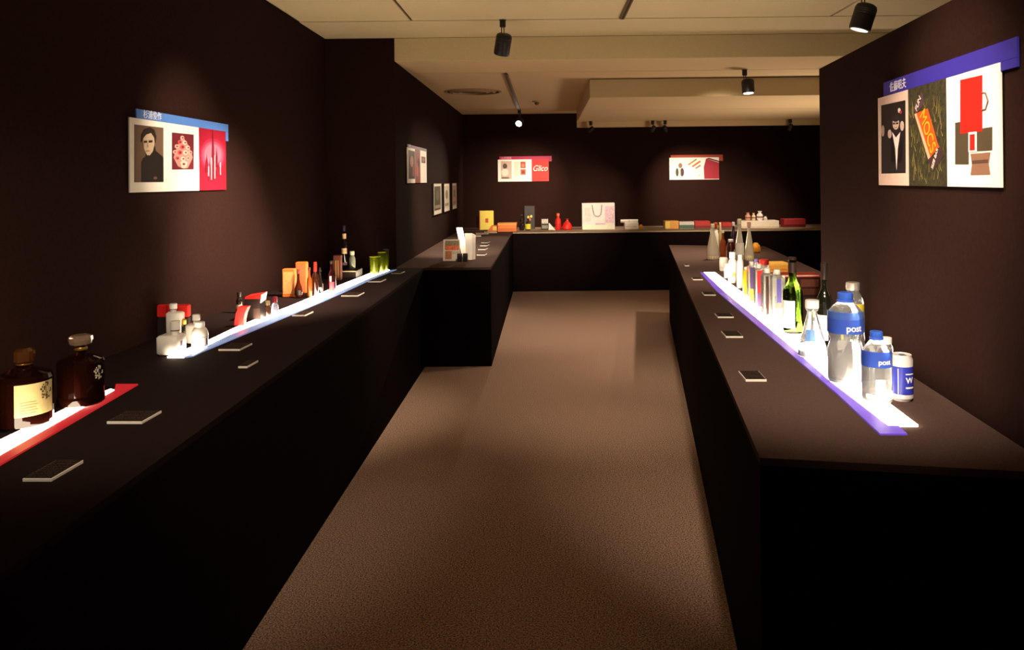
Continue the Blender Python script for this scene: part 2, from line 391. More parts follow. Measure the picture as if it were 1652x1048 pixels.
def curved_text(e, body, size, z, r, ac, material):
    """lettering wrapped on a bottle: a mesh bent round the axis"""
    ac += math.atan2(-e.location.y, -e.location.x) - FR
    cu = bpy.data.curves.new('lettering', 'FONT'); cu.body = body; cu.size = size; cu.extrude = 0.0003; cu.align_x = 'CENTER'; cu.align_y = 'CENTER'; cu.offset = size * 0.012
    t = bpy.data.objects.new('lettering', cu); COL.objects.link(t); dg = bpy.context.evaluated_depsgraph_get()
    me = bpy.data.meshes.new_from_object(t.evaluated_get(dg)); bpy.data.objects.remove(t); me.name = 'lettering'
    me.materials.clear(); me.materials.append(material)
    for v in me.vertices:
        a = ac + v.co.x / r; rr = r + 0.0008 + v.co.z; v.co = (rr * math.cos(a), rr * math.sin(a), z + v.co.y)
    o = bpy.data.objects.new('lettering', me); COL.objects.link(o); o.parent = e; return o
FR = -math.pi / 2                                                # angle facing the camera
WINE = [(0, .85), (.01, .97), (.04, 1), (.5, 1), (.56, .95), (.62, .72), (.68, .45), (.72, .38), (.93, .36), (.935, .42), (.965, .42), (.97, .36), (1, .35)]
BLUE, BLUED = mat('3a66d8', 0.4, coat=0.4), mat('2c3fa8', 0.45)
BLUEG = glass('86b4f4', 1.33)
# --- the near group on the violet-edged strip
e, R, H = bottle('water_bottle', 'small clear water bottle with blue cap standing next to the blue can', 1415, 657, 537, 23.5,
    [(0, .8), (.015, .95), (.04, 1), (.14, 1), (.16, .97), (.18, 1), (.60, 1), (.68, .95), (.75, .85), (.80, .68), (.85, .5), (.87, .42), (.90, .40)],
    GLASSCLEAR, [(.885, .92, .46, BLUE, 'neck_ring'), (.92, 1.0, .42, BLUE)],
    [(.52, .74, FR, 1.5, mat('4468d8', 0.3, trans=0.5), .985), (.06, .36, FR + .25, .32, printed('e8ecf4', '7f8fb0', 220, 'Z'))], group='blue water bottles')
curved_text(e, 'post', R * .5, H * .60, R, FR + .55, WHITE)
e, R, H = bottle('water_bottle', 'tall waisted water bottle with large blue label, biggest on the strip', 1365, 625, 474, 28,
    [(0, .8), (.012, .94), (.035, 1), (.30, 1), (.38, .97), (.44, .88), (.47, .84), (.50, .88), (.54, .95), (.60, .98), (.74, .97), (.80, .88), (.85, .66), (.88, .48), (.90, .42), (.92, .41)],
    GLASSCLEAR, [(.895, .92, .47, BLUE, 'neck_ring'), (.92, 1.0, .42, BLUE)],
    [(.56, .72, FR, 1.55, mat('4468d8', 0.3, trans=0.5), .985), (.72, .80, FR, 1.55, mat('5c84e0', 0.3, trans=0.6), .97)], group='blue water bottles')
curved_text(e, 'post', R * .52, H * .625, R, FR + .5, WHITE)
bottle('spirit_bottle', 'clear round bottle with silver cap half hidden behind the tall water bottle', 1377, 562, 455, 17,
    [(0, .8), (.02, .97), (.05, 1), (.66, 1), (.75, .9), (.82, .68), (.86, .55), (.9, .52)], GLASSCLEAR, (.88, 1.0, .62, mat('d8d2cc', 0.3, 0.6)),
    [(.42, .68, FR + .6, .6, mat('d8c63c', 0.5))])
bottle('spirit_bottle', 'small clear bottle with white cap peeking between water bottle and can', 1431, 618, 544, 10,
    [(0, .85), (.03, 1), (.74, 1), (.84, .8), (.88, .7), (.9, .7)], GLASSCLEAR, (.86, 1.0, .82, WHITE))
e, R, H = bottle('drink_can', 'blue and white drink can standing beside the strip on the counter', 1455, 649, 571, 17,
    [(0, .78), (.03, .84), (.07, 1), (.9, 1), (.955, .88), (.97, .88), (.985, .9), (1, .88), (1.0, .84), (.985, .8)], mat('e9e6ea', 0.3, 0.3), None,
    [(.16, .76, FR, 2.6, mat('2a34a4', 0.4)), ], cat='can')
curved_text(e, 'W', R * .75, H * .47, R, FR + .75, WHITE)
DV = math.atan2(-e.location.y, -e.location.x); m = MB(); m.wrap(R + .0013, .17 * H, .72 * H, DV - .32, DV - .26, WHITE, 4); m.build('stripe', e, 0)
m = MB(); m.wrap(R + .0013, .30 * H, .33 * H, DV + .35, DV + 1.2, WHITE, 6); m.build('stripe', e, 0)
m = MB(); m.wrap(R + .0013, .60 * H, .62 * H, DV + .35, DV + 1.2, WHITE, 6); m.build('stripe', e, 0)
m = MB(); m.bbox(-.25 * R, .25 * R, -.5 * R, .1 * R, .975 * H, 1.0 * H, mat('b9b6b4', .3, .8), .001); m.build('pull_tab', e, 0)
e, R, H = bottle('conical_bottle', 'clear conical bottle with white cap and a small blue picture', 1311, 582, 486, 23,
    [(0, .86), (.015, .98), (.04, 1), (.16, .95), (.74, .36), (.80, .33), (.83, .42), (.85, .44), (.92, .44)], GLASSCLEAR, (.86, 1.0, .47, WHITEP),
    [(.03, .12, FR, 3.1, mat('eceff2', .5), .97)])
m = MB(); r0, r1 = .80 * R, .62 * R
m.loft([[(r * math.cos(FR + a), r * math.sin(FR + a), z) for a in (-.9, -.5, -.1)] + [((r + .0012) * math.cos(FR + a), (r + .0012) * math.sin(FR + a), z) for a in (-.1, -.5, -.9)] for r, z in ((r0 + .004, .30 * H), (r1 + .006, .50 * H))], mat('5b86c8', .5)); m.build('picture', e, 0)
bottle('wine_bottle', 'green glass wine bottle with white label standing on the strip', 1279.5, 542, 417, 16, WINE, glass('5f8f2a', 1.3), (.80, 1.003, .40, mat('30201c', .4), 'foil'),
    [(.08, .44, FR - .55, .75, mat('e9e4de', .6))], group='wine bottles')
bottle('wine_bottle', 'dark wine bottle with white label behind the conical bottle', 1331, 560, 424, 13, [(h, r * (1 if h < .6 else .98)) for h, r in WINE], mat('15160f', .08, coat=1.0), (.80, 1.003, .42, mat('2a211e', .35), 'foil'),
    [(.08, .38, FR - .35, .75, mat('e9e4de', .6))], group='wine bottles')
# --- the row of square and flat bottles
SQ = [(0, .9), (.02, 1), (.84, 1), (.88, .85), (.9, .45), (.94, .42)]
bottle('square_bottle', 'square clear bottle with a dark brown front in the bottle row', 1238.5, 514, 434, 8.2, SQ, THIN, (.9, 1, .6, WHITE), [(.06, .84, FR, .6, mat('3a2424', .4))], sq=4, group='bottles in the row')
bottle('square_bottle', 'square clear bottle with a violet oval next to the green wine bottle', 1254, 519, 436, 10.4, SQ, THIN, (.9, 1, .55, mat('e5e2dc', .3)), [(.05, .24, FR, .8, mat('eeeae6', .5)), (.36, .82, FR, .35, mat('57509a', .4))], sq=4, group='bottles in the row')
bottle('square_bottle', 'square bottle with a bright red upper half and violet foot', 1224.5, 501, 427, 7.0, SQ, THIN, (.9, 1, .6, WHITE), [(.36, .86, FR, .62, mat('d3262a', .4)), (.06, .355, FR, .62, mat('5b3a6e', .4))], sq=4, group='bottles in the row')
bottle('square_bottle', 'square bottle with violet top and yellow foot', 1213, 490, 423, 6.4, SQ, THIN, (.9, 1, .6, WHITE), [(.34, .86, FR, .62, mat('4d3a78', .4)), (.04, .335, FR, .75, mat('e8cc2c', .4))], sq=4, group='bottles in the row')
bottle('square_bottle', 'slim square bottle of yellow drink between white and violet bottles', 1203.5, 477, 432, 4.2, SQ, mat('e2c62a', .3, trans=.4), (.9, 1, .6, WHITE), sq=4, group='bottles in the row')
bottle('spirit_bottle', 'pale round bottle with violet cap standing behind the square bottles', 1221, 470, 417, 7, [(0, .9), (.04, 1), (.7, 1), (.8, .6), (.88, .4), (.92, .4)], mat('dfe3df', .2, trans=.6), (.88, 1, .5, mat('6f62a0', .4)))
bottle('spirit_bottle', 'small round jar with a red cap behind the square bottles', 1233, 468, 418, 8, [(0, .9), (.04, 1), (.74, 1), (.8, .9), (.82, .85)], mat('dad6cc', .25, trans=.5), (.82, 1, .95, mat('cc2a26', .4)))
# --- white bottles
WJ = [(0, .88), (.03, 1), (.62, 1), (.72, .86), (.78, .6), (.82, .55)]
bottle('lotion_bottle', 'tall slim white bottle beside the yellow square bottle', 1194.5, 465, 411, 5.2, [(0, .9), (.02, 1), (.8, 1), (.86, .7), (.88, .6)], WHITEP, (.87, 1, .66, WHITE), [(.3, .6, FR, .9, printed('f0ede6', 'b8b0a0', 300, 'Z'))], group='white bottles on the strip')
bottle('lotion_bottle', 'round-shouldered white bottle with a yellow dot', 1182, 458, 408, 7.2, WJ, WHITEP, (.8, 1, .7, mat('e6eef6', .3)), [(.22, .34, FR + .3, .4, mat('d9cf4a', .5))], group='white bottles on the strip')
bottle('drink_can', 'small white can with grey scribbles behind the strip tip', 1167.5, 438, 415, 6.8, [(0, .85), (.05, 1), (.92, 1), (1, .85)], mat('d8d4cc', .4), None, [(.2, .85, FR, 1.5, printed('dcd8d0', '55524e', 420, 'X'))], cat='can')
bottle('lotion_bottle', 'short white bottle standing between the scribbled can and a round-shouldered bottle', 1173, 449, 425, 4.6, WJ, WHITEP, (.8, 1, .62, WHITE), group='white bottles on the strip')
# --- clear and brown bottles at the far end
CONE = [(0, .9), (.02, 1), (.12, .98), (.35, .86), (.62, .52), (.76, .32), (.9, .27), (.93, .27)]
bottle('clear_bottle', 'clear tapering bottle standing alone at the far end, closest to the aisle', 1150, 419, 361, 10, CONE, FAR_CLEAR, (.9, 1, .33, mat('e2d3b4', .4)), [(.03, .10, FR, 3.1, mat('d9c8a4', .5), .985)], group='clear tapering bottles')
bottle('clear_bottle', 'clear tapering bottle with cream stopper, tallest beside the orange parcel', 1193.5, 420, 353, 7.6, CONE, FAR_CLEAR, [(.88, .94, .34, mat('e2d3b4', .4)), (.94, 1, .42, mat('e8dcc0', .4), 'stopper')], [(.1, .42, FR, 1.2, printed('eeece4', '8c8880', 260, 'Z'), .95)], group='clear tapering bottles')
bottle('clear_bottle', 'clear tapering bottle with pink stopper touching the orange parcel', 1209, 421, 358, 7.4, CONE, FAR_CLEAR, (.88, 1, .4, mat('d9a59c', .4)), [(.03, .14, FR, 3.1, mat('e6d6a8', .5), .985)], group='clear tapering bottles')
BEER = [(0, .9), (.02, 1), (.5, 1), (.6, .88), (.7, .5), (.78, .4), (.94, .38)]
bottle('beer_bottle', 'orange-brown bottle between the lone clear bottle and the white cans', 1166.5, 417, 372, 4.6, BEER, mat('8c3a14', .1, coat=1), (.92, 1, .5, mat('e6dcc8', .4)), group='brown bottles at the far end')
bottle('beer_bottle', 'dark red-brown short bottle with a white cap', 1179, 416, 386, 6, [(0, .9), (.03, 1), (.7, 1), (.8, .7), (.88, .6)], mat('4a1a14', .12, coat=1), (.86, 1, .7, WHITE), group='brown bottles at the far end')
bottle('beer_bottle', 'slim bottle with cream neck behind the orange-brown bottle', 1162, 406, 359, 4, BEER, mat('a8905c', .15, coat=1), (.6, 1, .5, mat('e2cf9c', .4), 'neck_foil'), group='brown bottles at the far end')
bottle('beer_bottle', 'slim violet-black bottle with a white cap and tall neck', 1183.5, 404, 358, 4.4, BEER, mat('2a1a2e', .1, coat=1), (.86, 1, .52, mat('e6d8dc', .4)), group='brown bottles at the far end')
bottle('beer_bottle', 'squat bottle with white shoulders and an orange cap at the far end', 1155, 408, 359, 4.5, [(0, .9), (.03, 1), (.6, 1), (.72, .7), (.8, .45), (.84, .42)], mat('e4dfd2', .3), (.8, 1, .7, mat('b8481c', .4)), group='brown bottles at the far end')

# --- amber decanters on the red-edged strip
AMB = mat('200a05', .06, trans=.5, ior=1.4)
def decanter(label, cx, yb, yt, hw, big):
    p, s = place(cx, yb, hw); H = ztop(cx, yt, p.y); R = hw * s; p.z += .0065
    e = empty('whisky_decanter', p, label, 'bottle', 'amber decanters')
    m = MB()
    if big: prof = [(0, .93), (.02, 1), (.10, 1), (.14, .97), (.60, .99), (.645, .93), (.69, .6), (.71, .22), (.84, .2)]
    else: prof = [(0, .9), (.02, 1), (.60, 1), (.66, .94), (.72, .5), (.75, .28), (.80, .26)]
    m.lathe([(r * R, h * H) for h, r in prof], AMB, sq=24); m.build('body', e, 12)
    st = mat('4a2a14', .15, .3, coat=.6) if not big else mat('b59a86', .06, trans=.7)
    m = MB()
    if big: m.lathe([(.22 * R, .84 * H), (.46 * R, .87 * H), (.52 * R, .93 * H), (.5 * R, .98 * H), (.36 * R, H)], st, sq=12)
    else: m.lathe([(.30 * R, .80 * H), (.38 * R, .83 * H), (.38 * R, .96 * H), (.26 * R, H)], st, sq=12)
    m.build('stopper', e, 10)
    m = MB(); m.lathe([(.27 * R, .78 * H), (.29 * R, .79 * H), (.29 * R, .815 * H), (.27 * R, .825 * H)], mat('a87d3a', .3, .7), 20); m.build('neck_band', e, 40)
    return e, R, H
e, R, H = decanter('amber decanter with a large cream label and brown stopper', 40, 697, 564, 40, False)
DV = math.atan2(-e.location.y, -e.location.x)
lb = mat('b3a672', .6, vary=.06, scale=120)
m = MB(); m.wrap(R + .0005, .16 * H, .575 * H, DV - .34, DV + 1.15, lb); m.build('label', e, 0)
INK = mat('3d2a1e', .6)
def sprig(e, R, z0, z1, ac, material, name='brush_mark', k=26):
    """a brushed plant mark: small strokes hanging off a stem"""
    m = MB(); rr = random.Random(5)
    m.wrap(R + .0014, z0, z1, ac - .012, ac + .012, material, 2, .0003)
    for i in range(k):
        f = i / (k - 1); w_ = .26 * math.sin(math.pi * (.15 + .8 * f)); a = ac + w_ * (rr.random() * 2 - 1); z = z0 + (z1 - z0) * (.12 + .88 * f)
        m.wrap(R + .0014, z - .0022 - .002 * rr.random(), z + .0018, a - .02, a + .025 + .03 * rr.random(), material, 2, .0003)
    return m.build(name, e, 0)
sprig(e, R, .33 * H, .56 * H, DV + .78, INK)
m = MB()
for i in range(5): m.wrap(R + .0014, (.20 + i * .035) * H, (.21 + i * .035) * H, DV - .15, DV + .38 + .06 * (i % 2), mat('8c7c50', .6), 6, .0003)
m.build('printed_lines', e, 0)
e, R, H = decanter('faceted amber decanter with a broad clear stopper', 131, 661, 543, 34, True)
sprig(e, R, .36 * H, .56 * H, math.atan2(-e.location.y, -e.location.x) + .78, mat('b9b3a2', .5))

# ================================================================== BOX-LIKE THINGS
def boxthing(name, label, cat, x0, x1, yb, yt, depth, material, group=None, rz=0.0, z0=0.0, faces=(), lid=None, bev=.002):
    """front face spans x0..x1 and yt..yb in the picture; faces: (u0,u1,v0,v1,material,name) on the front"""
    a, b = onz(x0, yb, TOPZ + z0), onz(x1, yb, TOPZ + z0)
    y = (a.y + b.y) / 2; W = (b - a).length; H = ztop((x0 + x1) / 2, yt, y) - z0
    e = empty(name, ((a.x + b.x) / 2, y, TOPZ + z0 + .0004), label, cat, group, rz)
    m = MB(); m.bbox(-W / 2, W / 2, 0, depth, 0, H if not lid else H * lid[0], material, min(bev, W / 6, H / 6)); m.build('body', e, 0)
    if lid:
        m = MB(); m.bbox(-W / 2 - .001, W / 2 + .001, -.001, depth + .001, H * lid[0], H, lid[1], min(bev, H / 8)); m.build('lid', e, 0)
    for u0, u1, v0, v1, mm, nm in faces:
        m = MB(); m.box(-W / 2 + u0 * W, -W / 2 + u1 * W, -.0012, 0, v0 * H, v1 * H, mm); m.build(nm, e, 0)
    return e, W, H
RED, ORANGE, YEL = mat('d8221c', .5), mat('e0702a', .55, vary=.1), mat('e8d45a', .55)
# --- white bottles at the start of the blue-edged strip
def squarebottle(label, x0, x1, yb, ysh, yt, depth, cx0, cx1, rz=0.0, mark=True):
    a, b = onz(x0, yb), onz(x1, yb); y = (a.y + b.y) / 2; W = (b - a).length
    Hs, H = ztop((x0 + x1) / 2, ysh, y), ztop((x0 + x1) / 2, yt, y)
    e = empty('cosmetic_bottle', ((a.x + b.x) / 2, y, TOPZ + .0066), label, 'bottle', 'white cosmetic bottles', rz)
    m = MB(); m.bbox(-W / 2, W / 2, 0, depth, 0, Hs, WHITEP, .007); m.build('body', e, 50)
    s = y / F; xc = ((cx0 + cx1) / 2 - (x0 + x1) / 2) * s; r = (cx1 - cx0) / 2 * s
    m = MB(); m.lathe([(r * .78, Hs - .003), (r * .78, Hs + (H - Hs) * .35), (r, Hs + (H - Hs) * .36), (r * 1.0, H - .003), (r * .86, H)], WHITEP, 20)
    o = m.build('cap', e, 40); o.location = (xc, depth * .5, 0)
    m = MB(); m.lathe([(r * .9, Hs + (H - Hs) * .28), (r * .9, Hs + (H - Hs) * .36)], mat('6a5a60', .4), 20); o = m.build('neck_ring', e, 40); o.location = (xc, depth * .5, 0)
    if mark:
        m = MB(); m.box(W / 2, W / 2 + .0006, depth * .3, depth * .52, Hs * .42, Hs * .68, mat('5a2f56', .5)); m.build('emblem', e, 0)
    return e
squarebottle('cube-shaped white bottle with dark emblem at the strip start', 251.5, 286, 576, 545, 523, .085, 267, 283)
squarebottle('white square bottle standing between cube-shaped bottle and round jar', 298, 318, 557, 526, 511, .06, 306, 318, mark=False)
squarebottle('white square bottle in front of the red gift box', 267, 291, 548, 506, 493, .05, 270, 282, mark=False)
bottle('cosmetic_jar', 'round white lidded jar with a thin violet line', 322.5, 562.5, 521, 12.5, [(0, .93), (.03, 1), (.40, 1), (.405, 1.02), (.47, 1.04), (.60, .98), (.72, .8), (.76, .66)], WHITEP, (.76, 1, .6, WHITEP), [(.385, .41, FR, 3.1, mat('5a4a86', .5), 1.0), (.08, .34, FR + .9, .12, mat('6a5a60', .5))], cat='jar', group='white cosmetic bottles')
bottle('cosmetic_jar', 'black jar with gold cap in front of the red gift box', 295.5, 547, 515, 6, [(0, .93), (.03, 1), (.66, 1), (.74, .8)], mat('1c1614', .25), (.74, 1, .85, mat('c89a3c', .3, .7)), cat='jar')
boxthing('gift_box', 'flat red gift box standing behind the white bottles', 'box', 254, 303, 544, 492, .03, mat('1c1210', .6), faces=[(.30, .36, .60, 1, mat('a01814', .5), 'ribbon')], lid=(.62, RED), bev=.004)
# --- red and black packages
bottle('slim_bottle', 'slim black bottle with a cream band behind the red curved package', 386, 505, 471, 4.6, [(0, .9), (.02, 1), (.6, 1), (.7, .8), (.74, .55), (.78, .5)], mat('1c1412', .15, coat=1), (.76, 1, .7, mat('2a1f1e', .3)), [(.2, .4, FR, 1.5, mat('c8a890', .5))])
p = onz(388, 527)
e = empty('curved_package', (p.x, p.y, TOPZ + .0066), 'bright red curved sleeve package standing on the strip', 'package')
s = p.y / F; m = MB(); pts = []
for i in range(9):
    a = math.pi * (.5 + .5 * i / 8); pts.append((20 * s * math.cos(a) * .55 + 10 * s, 20 * s * math.sin(a) * 1.0))
Hh = 30 * s
rings = []
for f, z in ((0, 0), (0.02, .3), (.09, .65), (.22, 1.0)):
    rings.append([(-10 * s + f * 30 * s, 0, z * Hh), (4 * s + f * 36 * s, 0, z * Hh), (4 * s + f * 36 * s, .04, z * Hh), (-10 * s + f * 30 * s, .04, z * Hh)])
m.loft(rings, RED); m.build('sleeve', e, 60)
m = MB(); m.bbox(-8 * s, 5 * s, .004, .036, 0, .5 * Hh, mat('2a1512', .5), .001); m.build('inner_box', e, 0)
e, W, H = boxthing('gift_box', 'black box with a slanted bright red lid and white edge', 'box', 395, 420, 517, 482, .07, mat('1d1514', .4), faces=[(.55, .98, .1, .55, mat('3a2622', .5), 'panel')])
m = MB(); m.loft([[(-W * .46, -.004, H), (W * .5, -.004, H), (W * .5, .075, H), (-W * .46, .075, H)], [(-W * .42, -.002, H + .012), (W * .56, -.002, H + .022), (W * .56, .08, H + .026), (-W * .42, .08, H + .014)]], RED); m.build('lid', e, 0)
m = MB(); m.loft([[(W * .5, -.003, H * .8), (W * .53, -.003, H * .8), (W * .53, .074, H * .86), (W * .5, .074, H * .86)], [(W * .57, -.003, H + .021), (W * .6, -.003, H + .021), (W * .6, .08, H + .026), (W * .57, .08, H + .026)]], mat('e6ddd4', .5)); m.build('paper_edge', e, 0)
bottle('small_jar', 'brown glass jar beside the red-lidded black box', 431.5, 513, 487, 6.2, [(0, .9), (.04, 1), (.55, 1), (.66, .7), (.72, .6)], mat('3a2418', .1, coat=1), (.72, 1, .66, mat('6a5a3c', .4)), cat='jar', group='small dark jars')
bottle('small_jar', 'small jar with a dark red knob cap beside the strip', 443.5, 508, 480, 5.4, [(0, .9), (.04, 1), (.5, 1), (.6, .7), (.64, .6)], mat('8c8aa0', .1, trans=.6), (.64, 1, .72, mat('5a1420', .3)), cat='jar', group='small dark jars')
# --- orange cartons and dark bottles
e, W, H = boxthing('carton', 'orange patterned carton, the shorter of the pair', 'box', 455.5, 475, 479.5, 434, .05, ORANGE, faces=[(.08, .92, .12, .9, mat('e89a5a', .6, vary=.35, scale=160), 'printed_face')], group='orange cartons', bev=.004)
e, W, H = boxthing('carton', 'orange patterned carton, the taller of the pair', 'box', 476.8, 494, 473, 423, .05, ORANGE, faces=[(.08, .92, .05, .93, mat('e47444', .6, vary=.35, scale=160), 'printed_face')], group='orange cartons', bev=.004)
GOURD = [(0, .7), (.02, .9), (.12, 1), (.3, .98), (.42, .7), (.52, .46), (.62, .36), (.85, .32)]
GD = 'dark bottles behind the blue-edged strip'
bottle('vinegar_bottle', 'red-brown round bottle in front of the orange cartons', 481.5, 481, 434, 6.4, GOURD, mat('4a1c10', .08, trans=.45, ior=1.4), (.84, 1, .4, mat('7a3020', .4)), [(.1, .28, FR, .6, mat('1c1210', .4))], group=GD)
bottle('vinegar_bottle', 'slim amber bottle beside the taller orange carton', 499.5, 480.5, 433, 4.2, BEER, mat('8a4a1c', .08, trans=.4, ior=1.4), (.9, 1, .5, mat('5a2a1c', .4)), group=GD)
bottle('vinegar_bottle', 'dark bottle with a red neck in the bottle group', 509, 479, 424, 5.2, BEER, mat('30160f', .08, coat=1), (.72, 1, .52, mat('b02a22', .4), 'neck_foil'), group=GD)
bottle('vinegar_bottle', 'black glossy bottle at the far side of the red-necked one', 516.5, 473, 433, 4.6, GOURD, mat('181212', .05, coat=1), (.84, 1, .4, mat('241a18', .4)), [(.12, .2, FR, .5, mat('d6cfc6', .4))], group=GD)  # the pale patch paints a highlight on the glass; it is no label
bottle('vinegar_bottle', 'dark bottle with red drink glowing at its foot, alone on the strip', 535.5, 471, 422, 6.3, BEER, mat('2c1012', .06, trans=.4, ior=1.4), (.9, 1, .46, mat('3a2a24', .3)), [(.04, .3, FR, .6, mat('b43a48', .4)), (.32, .5, FR - .3, .22, mat('dcd4cc', .4))], group=GD)  # pale upper patch is a highlight put into colour, built like a label
boxthing('carton', 'brown striped carton behind the dark bottles', 'box', 538, 549.5, 452, 412, .05, mat('5a2c1e', .5), faces=[(.3, .42, .1, .8, mat('b58a4a', .5), 'stripe'), (.62, .72, .1, .8, mat('b58a4a', .5), 'stripe')])
e, W, H = boxthing('display_plinth', 'low black plinth with cream edge carrying the tall black bottle', 'plinth', 544, 574, 448.5, 437, .2, mat('241a18', .5), faces=[(.3, 1, .86, 1, mat('d8b48c', .5), 'edge_strip')])
ZP = H
bottle('sake_bottle', 'tall slim black bottle with two gold bands on the plinth', 556, 446, 364, 4.2, [(0, .9), (.01, 1), (.5, 1), (.6, .9), (.7, .62), (.78, .5), (.95, .48)], mat('171014', .08, coat=1), (.88, 1, .56, mat('2a1c40', .35)),
    [(.7, .82, FR, 1.5, mat('d6ba8c', .4), .66), (.36, .48, FR, 1.5, mat('d6ba8c', .4)), (.1, .16, FR, 1.2, mat('8a6a7a', .5))], zbase=ZP)
bottle('sake_bottle', 'small silver-green bottle with a pale cap on the plinth', 568.5, 446, 405, 5, [(0, .9), (.03, 1), (.6, 1), (.72, .7), (.78, .6)], mat('8c927e', .25, .3), (.78, 1, .7, mat('b9b49c', .35)), zbase=ZP)
GG = glass('c8d23a', 1.4)
TUM = [(0, .85), (.02, .9), (.97, 1), (1, .98), (1.0, .9), (.97, .88), (.1, .78), (.09, .3)]
for lab, cx, yb, yt, hw in (('yellow-green glass tumbler standing closest to the camera', 605, 443, 415, 8.8), ('yellow-green glass tumbler in the middle of three', 616, 439, 408, 6.5), ('tall yellow-green glass with blue rim, last of three', 622.5, 436.5, 403, 5)):
    p, s = place(cx, yb, hw); H = ztop(cx, yt, p.y); R = hw * s; p.z += .0066
    e = empty('glass_tumbler', p, lab, 'glass', 'green glasses on the strip')
    m = MB(); m.lathe([(r * R, h * H) for h, r in TUM], mat('9aa81e', .06, trans=.88, ior=1.3)); m.build('body', e, 40)
    m = MB(); m.lathe([(R * .98, H * .985), (R * 1.02, H * .99), (R * 1.02, H), (R * .98, H * 1.004)], mat('d6d23c' if cx < 620 else '5a6ac0', .2)); m.build('rim', e, 40)

# --- counter below the framed prints: papers and folders
p = onz(737, 421); s = p.y / F
e = empty('picture_book', (p.x - .05, p.y + .02, TOPZ + .0005), 'open picture book with orange photographs leaning beside a white folder', 'book')
M0 = Matrix.Rotation(math.radians(-16), 4, 'X')
wd, hh = 26 * s, 35 * s
m = MB(); m.box(-wd / 2, wd / 2, 0, .008, 0, hh, mat('cfc4b8', .5)); o = m.build('cover', e, 0); o.rotation_euler = (math.radians(-14), 0, 0)
m = MB(); m.box(-wd / 2 - .004, -wd / 2, -.001, .010, 0, hh, mat('efe2d8', .5)); o = m.build('spine', e, 0); o.rotation_euler = (math.radians(-14), 0, 0)
for (x0, x1, z0, z1, c) in ((.08, .95, .52, .95, '7a6a4a'), (.12, .92, .5, .7, 'd0603a'), (.1, .5, .08, .46, 'a86a3c'), (.5, .94, .3, .46, 'b8b09a')):
    m = MB(); m.box(-wd / 2 + x0 * wd, -wd / 2 + x1 * wd, -.0015 - (.001 if c == 'd0603a' else 0), 0, z0 * hh, z1 * hh, mat(c, .5, vary=.4, scale=60)); o = m.build('photograph', e, 0); o.rotation_euler = (math.radians(-14), 0, 0)
boxthing('small_box', 'small black box in front of the open picture book', 'box', 737.5, 745, 422.5, 409, .04, mat('181314', .4), group='small black boxes', faces=[(.1, .9, .7, .9, mat('3a3230', .5), 'label')])
boxthing('small_box', 'small black box touching the foot of the white folder', 'box', 747, 754, 422, 409, .04, mat('181314', .4), group='small black boxes', faces=[(.1, .9, .7, .9, mat('3a3230', .5), 'label')])
p = onz(757, 419); s = p.y / F
e = empty('folded_leaflet', (p.x, p.y, TOPZ + .0005), 'bright white folded leaflet standing upright next to the caption row', 'leaflet')
hh = ztop(757, 376.5, p.y)
m = MB(); m.loft([[(-5 * s, 0, 0), (4 * s, -.01, 0), (4 * s, -.006, 0), (-5 * s, .004, 0)], [(-7.5 * s, .03, hh), (5 * s, .02, hh), (5 * s, .024, hh), (-7.5 * s, .034, hh)]], PAPER); m.build('front_leaf', e, 0)
m = MB(); m.loft([[(4 * s, -.01, 0), (9 * s, .05, 0), (9 * s, .054, 0), (4 * s, -.006, 0)], [(5 * s, .02, hh), (9.6 * s, .07, hh * .92), (9.6 * s, .074, hh * .92), (5 * s, .024, hh)]], mat('e2d8d2', .7)); m.build('side_leaf', e, 0)
e = empty('paper_slip', onz(749, 417) + Vector((0, .09, .0005)), 'white paper slip leaning above the open picture book', 'paper')
p = onz(749, 417); s = p.y / F; zt = ztop(739, 367.5, p.y + .09); zm = .0
m = MB(); m.loft([[(-5 * s, 0, 0), (6 * s, 0, 0), (6 * s, .003, 0), (-5 * s, .003, 0)], [(-15.5 * s, .05, zt), (-5 * s, .05, zt), (-5 * s, .053, zt), (-15.5 * s, .053, zt)]], PAPER); m.build('sheet', e, 0)
for lab, x0, x1, yb, yt_, c in (('loose white sheet lying behind the white leaflet', 752, 776, 382, 378, 'efe6da'), ('loose cream sheet lying next to the back counter', 768, 788, 378, 374.8, 'e6d6c4'), ('loose white sheet lying in front of the yellow box', 782, 802, 376, 373.5, 'f0e4d4')):
    a, b = onz(x0, yb), onz(x1, yb); bk = onz(x0, yt_); e = empty('paper_sheet', ((a.x + b.x) / 2, a.y, TOPZ + .0003), lab, 'paper', 'loose sheets', math.radians(6))
    dd = min(.3, bk.y - a.y); m = MB(); m.box(-(b.x - a.x) / 2, (b.x - a.x) / 2, 0, dd, 0, .003, mat(c, .6)); m.build('sheet', e, 0)
    m = MB(); m.box(-(b.x - a.x) / 2 + .01, (b.x - a.x) / 2 - .01, .01, dd - .01, .003, .0036, printed(c, '9a8878', 40, 'Y')); m.build('printed_face', e, 0)

